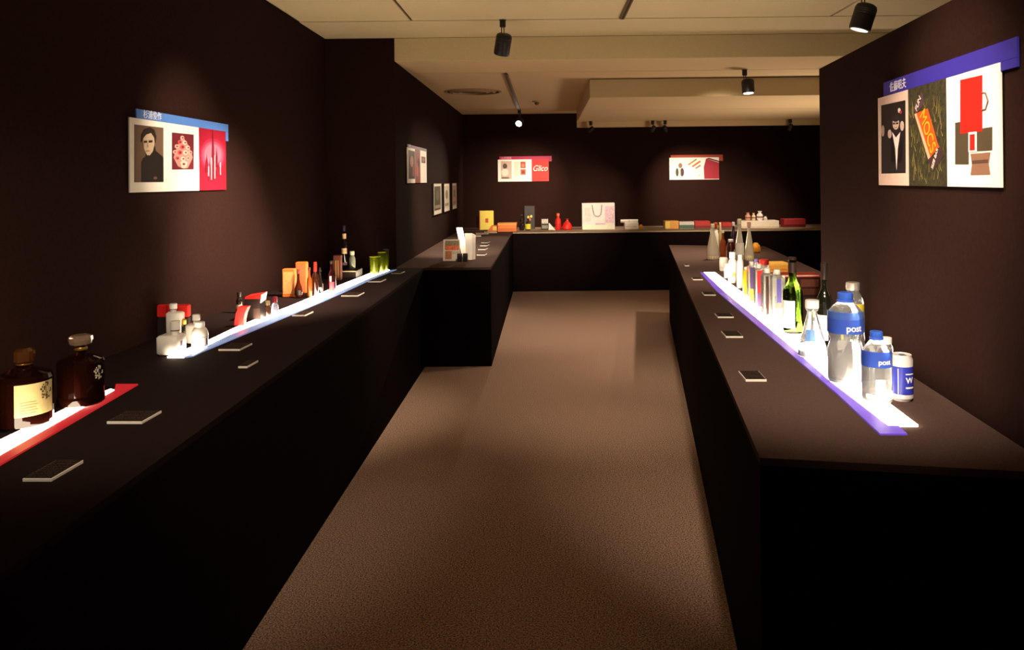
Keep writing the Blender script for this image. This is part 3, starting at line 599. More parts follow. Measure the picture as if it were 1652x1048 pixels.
# --- things on the back counter
YFRONT = 10.62
FZ = TOPZ
def fbox(name, label, cat, x0, x1, yt, material, y=11.05, depth=.12, **k):
    """box on the back counter; front at depth y"""
    a, b = ony(x0, 365, y), ony(x1, 365, y); W = b.x - a.x; H = ony((x0 + x1) / 2, yt, y).z - TOPZ
    z0 = k.get('z0', 0); H -= z0
    e = empty(name, ((a.x + b.x) / 2, y, TOPZ + z0 + .0004), label, cat, k.get('group'), k.get('rz', 0))
    m = MB(); m.bbox(-W / 2, W / 2, 0, depth, 0, H, material, min(.004, W / 6, H / 6)); m.build('body', e, 0)
    for u0, u1, v0, v1, mm, nm in k.get('faces', ()):
        m = MB(); m.box(-W / 2 + u0 * W, -W / 2 + u1 * W, -.002, 0, v0 * H, v1 * H, mm); m.build(nm, e, 0)
    return e, W, H
fbox('carton', 'upright yellow box with a small red mark', 'box', 773.5, 796.5, 340, YEL, y=11.2, depth=.09, rz=.15, faces=[(.42, .62, .38, .6, mat('c8402a', .5), 'mark'), (.0, .05, 0, 1, mat('b84a28', .5), 'side_strip')])
e, W, H = fbox('cake_box', 'low orange box beside the yellow carton', 'box', 803, 833, 360, mat('e8823a', .5), y=10.74, depth=.2, faces=[(.04, .96, .06, .4, mat('d86a24', .5), 'band')])
m = MB(); m.bbox(-W / 2 - .003, W / 2 + .003, -.003, .203, H * .75, H + .004, mat('f0a050', .5), .003); m.build('lid', e, 0)
e = empty('wedge_parcel', ony(794, 366, 10.85) * 1, 'small orange wedge parcel between the yellow carton and orange box', 'parcel'); e.location.z = TOPZ + .0005
m = MB(); s = 10.85 / F; m.loft([[(-8 * s, 0, 0), (8 * s, 0, 0), (8 * s, .12, 0), (-8 * s, .12, 0)], [(-1 * s, 0, 9.5 * s), (7.5 * s, 0, 9.5 * s), (7.5 * s, .12, 9.5 * s), (-1 * s, .12, 9.5 * s)]], mat('e07a2c', .5)); m.build('body', e, 0)
m = MB(); m.box(1 * s, 7 * s, -.003, 0, 2 * s, 8 * s, mat('f2cf5c', .5)); m.build('label', e, 0)
e, W, H = fbox('gift_box', 'tall dark box with round yellow emblems', 'box', 846, 863, 332, mat('2a2220', .5), y=11.25, depth=.1)
for (u, v, c) in ((-.12, .52, 'd8c23c'), (.16, .55, 'e0cf6a'), (.02, .42, 'c86a2c')):
    m = MB(); m.loft([[(u * W + .017 * math.cos(i * .5236), -.003, v * H + .02 * math.sin(i * .5236)) for i in range(12)], [(u * W + .017 * math.cos(i * .5236), 0, v * H + .02 * math.sin(i * .5236)) for i in range(12)]], mat(c, .5)); m.build('emblem', e, 0)
def fbottle(name, label, cx, yt, hw, prof, body, cap=None, lab=None, y=11.0, group=None, cat='bottle'):
    b = ony(cx, 365, y); s = y / F; H = ony(cx, yt, y).z - TOPZ; R = hw * s
    e = empty(name, (b.x, y, TOPZ + .0004), label, cat, group)
    m = MB(); m.lathe([(r * R, h * H) for h, r in prof], body, 20); m.build('body', e, 40)
    if cap: m = MB(); m.lathe([(cap[2] * R, cap[0] * H), (cap[2] * R, cap[1] * H * .98), (cap[2] * R * .85, cap[1] * H)], cap[3], 16); m.build('cap', e, 40)
    for L in lab or (): m = MB(); m.wrap(R + .0006, L[0] * H, L[1] * H, FR - L[2], FR + L[2], L[3]); m.build('label', e, 40)
    return e
fbottle('spirit_bottle', 'squat dark bottle with a yellow label before the tall dark box', 852, 352, 4.6, BEER, mat('1d1614', .1, coat=1), (.92, 1, .5, mat('3a2a20', .4)), [(.1, .55, 1.2, mat('d8d23c', .5))])
fbottle('spirit_bottle', 'slim dark bottle beside the tall dark box', 841.5, 346, 4, BEER, mat('1a1414', .1, coat=1), (.92, 1, .5, mat('2a201c', .4)))
fbox('small_box', 'small black and white patterned box', 'box', 873, 885, 352, mat('2a2626', .5), y=11.05, depth=.08, faces=[(.08, .92, .55, .92, mat('c9c2b6', .5, vary=.5, scale=120), 'label'), (.1, .9, .12, .4, mat('8a8478', .5, vary=.5, scale=120), 'label')])
e = empty('paper_cone', ony(890, 365, 11.0), 'white paper cone lying between patterned box and red flask', 'paper'); e.location.z = TOPZ + .0005
s = 11.0 / F; m = MB(); m.loft([[(-5 * s, 0, 0), (6 * s, 0, 0), (6 * s, .08, 0), (-5 * s, .08, 0)], [(-4.6 * s, .02, 11 * s), (-3.6 * s, .02, 11 * s), (-3.6 * s, .06, 11 * s), (-4.6 * s, .06, 11 * s)]], PAPER); m.build('sheet', e, 0)
fbottle('red_flask', 'bright red flask with a rounded body', 900.5, 344, 4.8, [(0, .85), (.04, 1), (.5, 1), (.65, .8), (.75, .45), (.85, .42)], RED, (.84, 1, .55, mat('f06a50', .4)), [(.3, .36, 1.4, mat('b8180f', .5))])
e = empty('red_pouch', ony(915, 365, 11.0), 'bright red gathered pouch beside the red flask', 'pouch'); e.location.z = TOPZ + .0005
m = MB(); s = 11.0 / F
m.lathe([(6.5 * s, 0), (8.3 * s, 2 * s), (8 * s, 6 * s), (5.5 * s, 11 * s), (2 * s, 14.5 * s), (1.4 * s, 15.5 * s)], RED, 18); m.build('body', e, 40)
m = MB(); m.lathe([(1.5 * s, 15 * s), (2.6 * s, 17.5 * s), (2.2 * s, 18 * s)], mat('b81c18', .5), 12); m.build('gathered_neck', e, 40)
m = MB(); m.lathe([(1.9 * s, 14.6 * s), (2 * s, 15.4 * s)], mat('e8a03a', .4), 12); m.build('tie', e, 40)
# shopping bag
a, b = ony(939.5, 366, 11.0), ony(992, 366, 11.0); W = b.x - a.x; H = ony(965, 327.5, 11.0).z - TOPZ
e = empty('shopping_bag', ((a.x + b.x) / 2, 11.0, TOPZ + .0005), 'large white paper shopping bag with thin dark handles and pink print', 'bag')
m = MB(); m.loft([[(-W / 2, 0, 0), (W / 2, 0, 0), (W / 2, .16, 0), (-W / 2, .16, 0)], [(-W / 2, .015, H), (W / 2, .015, H), (W / 2, .145, H), (-W / 2, .145, H)]], mat('efe4e2', .6, vary=.05, scale=14)); m.build('body', e, 0)
m = MB(); m.loft([[(-W / 2 + .006, -.002, .0), (W / 2 - .006, -.002, .0), (W / 2 - .006, .001, 0), (-W / 2 + .006, .001, 0)], [(-W / 2 + .006, .0005, .17 * H), (W / 2 - .006, .0005, .17 * H), (W / 2 - .006, .003, .17 * H), (-W / 2 + .006, .003, .17 * H)]], mat('eef0da', .6)); m.build('base_band', e, 0)
m = MB(); m.tube([(-.19 * W, .008, .93 * H), (-.165 * W, .004, .72 * H), (-.13 * W, .002, .56 * H), (-.07 * W, .0, .5 * H), (.02 * W, .0, .5 * H), (.07 * W, .002, .56 * H), (.10 * W, .004, .74 * H), (.11 * W, .008, .93 * H)], .004, mat('5a4248', .5)); m.build('handle', e, 60)
for (u0, u1, v0, v1, c) in ((.70, .98, .25, .88, 'e2c4d2'), (.08, .26, .3, .82, 'e6d4d0'), (.40, .70, .18, .24, 'd2b8d4')):
    m = MB(); x0, x1 = -W / 2 + u0 * W, -W / 2 + u1 * W; f = lambda v: v * .015 - .0015
    m.loft([[(x0, f(v0), v0 * H), (x1, f(v0), v0 * H), (x1, f(v0) + .002, v0 * H), (x0, f(v0) + .002, v0 * H)], [(x0, f(v1), v1 * H), (x1, f(v1), v1 * H), (x1, f(v1) + .002, v1 * H), (x0, f(v1) + .002, v1 * H)]], mat(c, .6, vary=.25, scale=70)); m.build('printed_patch', e, 0)
fbox('white_carton', 'low white carton beside the shopping bag', 'box', 1008, 1030, 359, WHITE, y=11.0, depth=.14, faces=[(.1, .9, .3, .5, mat('e2d8cc', .5), 'band')])
e = empty('wrapped_roll', ony(1016, 365, 11.0), 'white wrapped roll lying on the low white carton', 'parcel'); e.location.z = ony(1016, 359.5, 11.0).z + .012
m = MB(); s = 11.0 / F; m.tube([(-14 * s, .06, .012), (-13 * s, .06, .012), (13 * s, .06, .014), (14 * s, .06, .014)], .024, WHITE, 12); m.build('wrapping', e, 60)
m = MB(); m.tube([(-1 * s, .06, .013), (1 * s, .06, .013)], .0255, mat('d8cfc4', .5), 12); m.build('band', e, 60)
fbottle('sweet', 'small orange sweet at the corner of the white carton', 1034, 362, 3, [(0, .6), (.3, 1), (.7, 1), (1, .5)], mat('d8942c', .5), cat='sweet')
fbox('booklet', 'yellow and orange booklet lying on the back counter', 'booklet', 1073, 1095, 356, mat('e2a24a', .6), y=10.95, depth=.16, faces=[(.02, .35, .1, .9, mat('e8d06a', .5), 'cover_patch')], group='flat booklets on the back counter')
fbox('booklet', 'white booklet with a green spine on the back counter', 'booklet', 1096, 1120, 357.5, mat('d6d2c8', .6), y=10.95, depth=.16, faces=[(0, 1, .05, .55, mat('4a6a5c', .5), 'spine')], group='flat booklets on the back counter')
fbox('booklet', 'thin red booklet behind the clear bottles', 'booklet', 1121, 1146, 356.5, mat('b83430', .6), y=11.1, depth=.16, faces=[(0, 1, .1, .3, mat('7a1c1c', .5), 'spine')], group='flat booklets on the back counter')
fbox('booklet', 'short red booklet between clear bottles and the white tray', 'booklet', 1165, 1181, 358.5, mat('b4302c', .6), y=11.1, depth=.16, faces=[(0, 1, .1, .3, mat('7a1c1c', .5), 'spine')], group='flat booklets on the back counter')
e, W, HT = fbox('display_tray', 'white flat tray holding small wrapped sweets', 'tray', 1196, 1257, 356, mat('eee4d2', .5), y=10.9, depth=.25, faces=[(.0, 1, .0, .25, mat('d8c8ae', .5), 'rim')])
for lab, x0, x1, yt, c in (('brownish wrapped sweet on the tray', 1202, 1211, 343, 'd8a08c'), ('cream wrapped sweet on the tray', 1212.5, 1219, 343.5, 'e2cfa8'), ('tall white wrapped sweet on the tray', 1220.5, 1231, 340.5, 'f0e8ea'), ('low white wrapped sweet at the tray edge', 1231.5, 1238, 349, 'f0eae4')):
    y = 10.98; c0, c1 = ony(x0, 350, y), ony(x1, 350, y); Ww = c1.x - c0.x; hh = ony(x0, yt, y).z - TOPZ - HT
    e = empty('wrapped_sweet', ((c0.x + c1.x) / 2, y, TOPZ + HT + .001), lab, 'sweet', 'wrapped sweets on the tray')
    m = MB(); m.lathe([(Ww * .3, 0), (Ww * .5, hh * .2), (Ww * .48, hh * .6), (Ww * .2, hh * .82), (Ww * .34, hh)], mat(c, .5, vary=.15), 12); m.build('wrapper', e, 40)
    m = MB(); m.lathe([(Ww * .51, hh * .3), (Ww * .51, hh * .45)], mat('8a5648', .5), 12); m.build('band', e, 40)
fbox('booklet', 'long red booklet at the dim end of the back counter', 'booklet', 1265, 1300, 353, mat('a82c30', .6), y=11.0, depth=.18, faces=[(0, 1, .1, .35, mat('6a1c20', .5), 'spine')], group='flat booklets on the back counter')

# --- things behind the bottle row on the counter with the violet strip
e, W, HB = boxthing('wooden_case', 'dark brown case under the red book behind the wine bottles', 'case', 1252, 1325, 478, 447.5, .22, mat('3c1f1a', .5, vary=.2), faces=[(.55, .96, .5, .9, mat('7a463a', .45), 'panel'), (.55, .96, .08, .4, mat('6a3a30', .45), 'panel')])
y0 = onz(1288, 478).y
e2 = empty('red_book', (e.location.x - .01, y0 - .01, TOPZ + HB + .0009), 'thin bright red book lying on the dark brown case', 'book')
m = MB(); m.bbox(-W / 2 - .01, W / 2 + .01, 0, .12, 0, .020, mat('cc2420', .4), .002); m.build('cover', e2, 0)
m = MB(); m.box(-W / 2, W / 2, -.001, 0, .007, .015, mat('f0d8cc', .6)); m.build('page_edge', e2, 0)
fx = onz(1256, 452)
e, W, H = boxthing('gift_box', 'orange cardboard box behind the square bottles', 'box', 1238, 1272, 449, 424, .12, mat('e0a040', .5), faces=[(.05, .95, .52, .62, mat('d07a2c', .5), 'band')], lid=(.8, mat('e8b050', .5)))
p = onz(1221, 408); s = p.y / F
e = empty('orange_parcel', (p.x, p.y + 6 * s, TOPZ + .0005), 'round orange and yellow parcel beside the clear tapering bottles', 'parcel')
m = MB(); m.lathe([(5 * s, 0), (7 * s, 2 * s), (7.4 * s, 7 * s), (6.4 * s, 12 * s), (3.5 * s, 14.6 * s)], mat('e8961c', .5, vary=.2, scale=30), 18); m.build('body', e, 40)
m = MB(); m.lathe([(3.6 * s, 14.2 * s), (3.8 * s, 15.4 * s), (2 * s, 16 * s)], mat('f2cc3c', .5), 14); m.build('top_seal', e, 40)

# ================================================================== PICTURE BOARDS
class Board:
    def __init__(s, name, label, o, u, v, n, W, H, group='picture boards', cat='picture board', thick=.012, back='f4efe8', gap=.004):
        s.M = Matrix(((u.x, v.x, n.x, o.x), (u.y, v.y, n.y, o.y), (u.z, v.z, n.z, o.z), (0, 0, 0, 1)))
        s.e = empty(name, (0, 0, 0), label, cat, group); s.e.matrix_world = s.M; s.W, s.H, s.t = W, H, thick
        m = MB(); m.box(0, W, 0, H, gap, thick, mat(back, .55, vary=.02)); m.build('board', s.e, 0)
    def pic(s, name, polys):
        """polys: (points in board fractions, material or colour, layer)"""
        m = MB()
        for pts, c, k in polys:
            z1 = s.t + .0006 * (k + 1); q = [(p[0] * s.W, p[1] * s.H) for p in pts]
            m.prism(q, s.t + .0001, z1, c if not isinstance(c, str) else mat(c, .5, vary=.05))
        return m.build(name, s.e, 0)
    def bar(s, x0, x1, y0, y1, c, z0=.002, z1=.0115, name='title_bar'):
        m = MB(); m.box(x0 * s.W, x1 * s.W, y0 * s.H, y1 * s.H, z0, z1, mat(c, .5, vary=.04)); return m.build(name, s.e, 0)
    def txt(s, body, x, y, size, c, rot=0.0, name='lettering', sx=1.0, z=None, align='CENTER', shear=0.0):
        M = Matrix.Translation((x * s.W, y * s.H, (s.t + .004) if z is None else z)) @ Matrix.Rotation(rot, 4, 'Z')
        return text(name, body, size, mat(c, .5, vary=0), s.e, M, align, .0004, sx, shear)
UP = Vector((0, 0, 1))
# near wall, blue title bar
XB = XL1 + .010
a, b = onx(210, 311, XB), onx(365, 305.5, XB); top_ = onx(210, 189, XB)
B = Board('picture_board', 'wall board with blue title bar, portrait and red bottle photograph', Vector((XL1, a.y, (a.z + b.z) / 2)), Vector((0, 1, 0)), UP, Vector((1, 0, 0)), b.y - a.y, top_.z - (a.z + b.z) / 2, thick=.010)
B.bar(.06, 1.04, 1.002, 1.13, '4f7fd0', .002, .0085); B.bar(1.001, 1.04, .84, 1.0, '4f7fd0', .002, .0085)
B.txt('杉浦俊作', .20, 1.066, .042, 'f2f2f8', z=.0088)
def fl(px, py):
    d = onx(px, py, XL1 + .011) - B.M.translation
    return (d.y / B.W, d.z / B.H)
def q(*pts): return [fl(*p) for p in pts]
def el(px, py, rx, ry, k=16): return q(*[(px + rx * math.cos(6.2832 * i / k), py + ry * math.sin(6.2832 * i / k)) for i in range(k)])
B.pic('portrait_print', [(q((216.8, 200.5), (263.8, 206), (263.8, 293.5), (216.8, 294)), '6e5648', 0), (q((228, 293.6), (228, 262), (231, 255), (240, 249), (251, 243), (258, 249), (263.6, 254), (263.6, 293.4)), '1a1211', 2), (q((235, 252), (236, 240), (250, 236), (251, 246), (243, 252)), '1a1211', 3),
    (q((230, 221), (232, 240), (236.5, 250), (241, 250.5), (246, 244), (249, 230), (247, 214), (235, 213)), 'cdb49c', 4), (q((227.5, 229), (228, 217), (233, 208), (241, 205), (248, 209), (251.5, 220), (250, 231), (247.5, 221), (243, 214.5), (235, 217), (231, 222)), '241714', 5),
    (q((231.5, 227), (236.5, 226.6), (236.5, 230), (231.5, 230.6)), '2a1e1c', 6), (q((239, 226.4), (245, 226), (245, 229.6), (239, 230)), '2a1e1c', 6), (q((234.8, 243), (240.4, 242.6), (240.4, 243.8), (234.8, 244.2)), '8a5a4c', 6), (q((237, 231), (238, 231), (239, 237.5), (236, 237.5)), 'a88a74', 5), (el(250, 287, 3, 2.4), '6a4e40', 4)])
ros = []
for i, (x, y, r) in enumerate(((294, 222, 3.2), (290, 229, 3.4), (298, 230, 3.4), (285, 236, 3.4), (294, 237, 3.8), (303, 238, 3.4), (282, 245, 3.2), (290, 246, 3.8), (299, 246, 3.8), (307, 246, 3.2), (286, 255, 3), (295, 256, 3.6), (303, 255, 3))):
    ros += [(el(x, y, r, r, 9), ('d8b0a4', 'c8505a', 'e6ccc0')[i % 3], 2), (el(x + .5, y, r * .45, r * .45, 7), ('a82a34', '7a1c28', 'b83a40')[i % 3], 3)]
B.pic('fan_print', [(q((277.6, 213.5), (312.8, 217), (312.8, 273), (277.6, 273.5)), '6a1e2a', 0), (q((280, 254), (285, 238), (294, 219), (305, 236), (311, 254), (303, 271), (296, 272), (287, 268)), 'c09088', 1)] + ros + [(q((290, 262), (296, 258), (302, 262), (299, 271), (293, 271)), 'e2c4b8', 4), (q((294, 263), (298, 263), (298, 266), (294, 266)), '8a1c28', 5)])
spires = []
for x, yb_, yt_, w_, c in ((343, 290, 209, 2.2, '6a0c22'), (333, 278, 248, 2.2, '72102a'), (349, 270, 238, 1.6, '6a0c22'), (338, 292, 256, 2, '80142e'), (352, 284, 260, 3, '7a1028')):
    spires += [(q((x - w_, yb_), (x - w_, (yb_ + yt_) / 2), (x - .5, yt_ + 6), (x, yt_), (x + .5, yt_ + 6), (x + w_, (yb_ + yt_) / 2), (x + w_, yb_)), c, 4)]
for x, yb_, yt_ in ((340.6, 290, 254), (346, 288, 250), (355, 282, 262), (336, 284, 268)):
    spires += [(q((x - .7, yb_), (x - .7, yt_), (x + .7, yt_), (x + .7, yb_)), 'd8a8b0', 5)]
B.pic('bottle_print', [(rect(fl(321.5, 260)[0], 1.0, 0.0, 1.0), '98102c', 0), (el(343, 250, 20.5, 27, 24), 'a42444', 1), (el(343, 250, 17.5, 22, 24), 'b04462', 2), (el(343, 249, 14, 17, 24), 'b8647c', 3)] + [(p_, c_, k_ + 0) for p_, c_, k_ in spires])
# partition, violet title bar
u = -pd.normalized(); n = -pn.normalized(); P0 = pline(2.5); P0.z = 1.5
PF = P0 + n * .012
pb0, pb1 = onplane(1418, 298, PF, n), onplane(1615, 303, PF, n); pt0, pt1 = onplane(1417, 161, PF, n), onplane(1613, 97, PF, n)
W = (pb1 - pb0).length; zb = (pb0.z + pb1.z) / 2; zt = (pt0.z + pt1.z) / 2
B = Board('picture_board', 'wall board with violet title bar, snack wrapper and red paper bag pictures', Vector((pb0.x, pb0.y, zb)) - n * .010, Vector((u.x, u.y, 0)).normalized(), UP, n, W, zt - zb, thick=.010)
B.bar(.06, 1.09, 1.004, 1.16, '33289a', .002, .0085); B.bar(1.002, 1.09, .93, 1.002, '33289a', .002, .0085)
B.txt('佐藤昭夫', .215, 1.075, .04, 'f0ecf8', z=.0088)
def fr(px, py):
    d = onplane(px, py, P0 + n * .012, n) - B.M.translation
    return (d.dot(u.normalized()) / B.W, d.z / B.H)
def q(*pts): return [fr(*p) for p in pts]
def el(px, py, rx, ry, k=16): return q(*[(px + rx * math.cos(6.2832 * i / k), py + ry * math.sin(6.2832 * i / k)) for i in range(k)])
SEC1, SEC2 = fr(1466, 220)[0], fr(1527.5, 220)[0]
B.pic('portrait_print', [(rect(.0, SEC1, .0, 1.0), 'e2c4b8', 0), (q((1422, 170), (1461, 161.5), (1461.5, 279), (1422.5, 280)), '1a1216', 1), (q((1440, 213), (1446, 222), (1453, 213), (1449, 240), (1447, 274), (1445, 240)), 'e8dcd8', 2),
    (q((1436, 222), (1444, 206), (1450, 206), (1458, 222), (1455, 262), (1448.5, 262), (1452, 216), (1446, 222), (1441, 216), (1445, 262), (1438, 262)), '2a1e22', 1), (el(1446, 199, 5, 10), 'cdb0a4', 3), (el(1446, 191, 5.4, 5.5), '241a1c', 4), (q((1441.6, 198), (1445.2, 197.6), (1445.2, 200.4), (1441.6, 200.8)), '241a1c', 4), (q((1446.6, 197.6), (1450.4, 197.2), (1450.4, 200), (1446.6, 200.4)), '241a1c', 4), (q((1444, 205.4), (1448, 205.2), (1448, 206.2), (1444, 206.4)), '8a5048', 4),
    (el(1436, 216, 3, 7), 'c4a8a0', 2), (el(1456, 203, 3, 8), 'c8aca4', 2), (el(1425, 211, 2.4, 9), 'b09088', 2), (el(1451.5, 178, 2, 4), 'd8c4bc', 3), (el(1454, 181, 1.6, 2.6), 'a82c30', 4)])
GRASS = mat('2e2812', .7, vary=.75, scale=70)
def gb(x, y, dx, dy, wd=.004): return [(x, y), (x + wd, y), (x + dx, y + dy)]
blades = [(gb(SEC1 + .02 + (SEC2 - SEC1 - .05) * random.random(), .02 + .82 * random.random(), .035 * (random.random() - .5) * 2, .05 + .10 * random.random()), random.choice(['5a5a22', '7a6a34', '40481a', '8c7848']), 1) for _ in range(130)]
B.pic('wrapper_print', [(rect(SEC1, SEC2, .0, 1.0), GRASS, 0)] + blades + [(q((1474, 176), (1487, 148), (1489.5, 152), (1491, 168), (1479, 184)), '4a3238', 2), (q((1476.5, 184), (1497, 175), (1515, 238), (1499, 257)), 'c8501a', 3), (q((1476.5, 184), (1479.5, 182.6), (1502, 253), (1499, 257)), 'e2a888', 4), (q((1497, 258), (1518, 237), (1523, 252), (1506, 276)), '3c2428', 2)])
A0, A1 = Vector(fr(1488, 181)), Vector(fr(1507, 244))
A0, A1 = Vector((A0.x * B.W, A0.y * B.H)), Vector((A1.x * B.W, A1.y * B.H)); th = math.atan2(A1.y - A0.y, A1.x - A0.x); mid = (A0 + A1) / 2; LN = (A1 - A0).length
B.txt('MOCS', mid.x / B.W + .004, mid.y / B.H, LN * .42, 'f2a818', rot=th, sx=.86)
c_ = fr(1483, 167); B.txt('FUN', c_[0], c_[1], .030, 'd8ccc8', rot=th + 1.35 + .5)
c_ = fr(1510, 256); B.txt('SIZE BAR', c_[0], c_[1], .020, 'e0d0c8', rot=th + 1.5 + .45)
B.pic('bag_print', [(q((1541.5, 198), (1563, 194), (1563, 265), (1541.5, 265)), '4a3e2e', 1), (q((1550, 129), (1585, 121), (1585, 212), (1550, 216)), 'c81c12', 2), (q((1575.6, 208.5), (1601, 204.5), (1601, 242), (1575.6, 244)), '4c402f', 1), (q((1563.5, 213.5), (1576.5, 212), (1576.5, 244.5), (1563.5, 245)), 'f6f0ea', 3), (q((1566, 217), (1574, 216), (1574, 242), (1566, 242.5)), 'c81c12', 4),
    (q((1566.5, 248), (1598, 245.5), (1595.5, 264), (1598, 281), (1566.5, 282), (1569, 265)), '8a6450', 2), (q((1569, 259), (1595, 257), (1595, 262), (1569, 264)), '5a3f34', 3)])
m = MB(); hp = [fr(*p) for p in ((1585, 149), (1591, 150), (1595, 163), (1591, 176), (1585, 177.6))]
m.tube([(x * B.W, y * B.H, B.t + .002) for x, y in hp], .0022, mat('7a5a50', .5), 5); m.build('handle_print', B.e, 0)
# wall behind the step: narrow board and three framed prints
def lwall(x0, x1, yb0, yb1, yt0, gap): a, b, t = onx(x0, yb0, XL2), onx(x1, yb1, XL2), onx(x0, yt0, XL2); zb = (a.z + b.z) / 2; return Vector((XL2, a.y, zb)), b.y - a.y, t.z - zb
o, W, H = lwall(655.5, 687, 296, 294, 237.5, 0)
B = Board('picture_board', 'narrow-looking board with grey title bar high above the three framed prints', o, Vector((0, 1, 0)), UP, Vector((1, 0, 0)), W, H, thick=.010)
B.bar(.03, 1.02, 1.002, 1.09, '6a5a6a', .002, .0085)
B.txt('福田', .14, 1.045, .035, 'd8ccd0', z=.0088)
B.pic('portrait_print', [(rect(.06, .36, .12, .93), '3a2622', 0), (ell(.21, .62, .08, .16), 'a87a68', 1), (rect(.1, .32, .14, .42), '1e1614', 1), (rect(.24, .3, .2, .5), 'a83a3c', 2)])
B.pic('photo_print', [(rect(.37, .64, .0, 1.0), '7a3a34', 0), (rect(.42, .52, .2, .6), 'a85a48', 1), (ell(.55, .6, .06, .14), '4a1e1c', 1)])
B.pic('small_print', [(rect(.70, .93, .62, .82), '6a3a34', 0), (ell(.81, .72, .06, .06), 'a06a58', 1)])
for lab, x0, x1, y0, y1, yt, c in (('framed dark print closest to the camera, first of three', 697.5, 711, 348, 343.5, 295.5, '4a4630'), ('framed pale print in the middle of three', 714.5, 724, 342.5, 339.5, 295.5, 'd8ceb4'), ('framed pale print farthest along the wall, last of three', 728, 735.5, 338, 336, 295, 'c8a89c')):
    o, W, H = lwall(x0, x1, y0, y1, yt, 0)
    B = Board('framed_print', lab, o, Vector((0, 1, 0)), UP, Vector((1, 0, 0)), W, H, 'framed prints in a row', 'framed print', .012, 'f0e6d8')
    B.pic('print', [(rect(.12, .88, .14, .9), c, 0), (rect(.2, .8, .2, .3), '9a8c74', 1), (ell(.5, .6, .2, .16), '8a7c64' if c != '4a4630' else '6a6448', 1)])
    m = MB()
    for r_ in ((0, .02, 0, 1), (.98, 1, 0, 1), (.02, .98, 0, .012), (.02, .98, .988, 1)): m.box(r_[0] * W, r_[1] * W, r_[2] * H, r_[3] * H, .002, .018, mat('2a201c', .5))
    m.build('frame', B.e, 0)
# back wall boards
def bwall(x0, x1, yb, yt): a, b = ony(x0, yb, YF), ony(x1, yb, YF); t = ony((x0 + x1) / 2, yt, YF); mid = ony((x0 + x1) / 2, yb, YF); return Vector((a.x, YF, mid.z)), b.x - a.x, t.z - mid.z
o, W, H = bwall(803.5, 885.5, 292.5, 257)
B = Board('picture_board', 'back wall board with magenta bar and a red half with white script', o, Vector((1, 0, 0)), UP, Vector((0, -1, 0)), W, H, thick=.010)
B.bar(.03, 1.06, 1.002, 1.14, 'b01c50', .002, .0085); B.bar(1.002, 1.06, .9, 1.0, 'b01c50', .002, .0085)
B.txt('山田理英', .17, 1.065, .04, 'e8b0c4', z=.0088)
B.pic('portrait_print', [(rect(.06, .27, .12, .93), 'c8b0a4', 0), (ell(.14, .70, .045, .12), '5a4038', 1), (ell(.14, .42, .07, .17), 'e8dcd0', 1), (rect(.07, .22, .14, .2), '5a5048', 1)])
B.pic('photo_print', [(rect(.445, .545, .60, .90), 'b84a34', 0), (rect(.445, .545, .30, .55), 'c05a3c', 0), (rect(.32, .42, .25, .9), 'e2d4c4', 0), (ell(.495, .72, .03, .08), 'e08060', 1), (ell(.495, .42, .03, .07), '8a3020', 1)])
B.pic('red_print', [(rect(.665, 1.0, .0, 1.0), 'd81e18', 0)])
B.txt('Glico', .825, .58, .125, 'f6ece4', sx=.85, shear=.35)
o, W, H = bwall(1080, 1160, 289.5, 254)
B = Board('picture_board', 'back wall board with small figure, pencils and a crimson shape', o, Vector((1, 0, 0)), UP, Vector((0, -1, 0)), W, H, thick=.010)
B.bar(.03, 1.08, 1.002, 1.12, 'a8402c', .002, .0085); B.bar(1.002, 1.08, .84, 1.0, 'a8402c', .002, .0085)
B.pic('portrait_print', [(rect(.10, .30, .13, .16), 'e6dcd0', 0), (ell(.155, .34, .03, .19), '3a4030', 1), (ell(.255, .34, .04, .19), '4a2c40', 1), (ell(.22, .64, .04, .12), '8a6a5c', 2), (rect(.205, .225, .16, .5), 'e2c8a8', 2)])
B.pic('pencil_print', [([(.37, .70), (.39, .64), (.56, .90), (.54, .95)], 'a8803a', 0), ([(.45, .62), (.47, .55), (.64, .80), (.61, .86)], 'c06a4c', 0), ([(.51, .52), (.54, .48), (.64, .62), (.62, .68)], '9a7a6c', 0)])
B.pic('crimson_print', [([(.70, .02), (.69, .55), (.74, .94), (1.0, .76), (1.0, .02)], '9a2030', 0), ([(.74, .94), (.80, .98), (1.0, .84), (1.0, .78)], '5a2c2c', 1)])
B.txt('II', .60, .18, .05, '6a5a54')

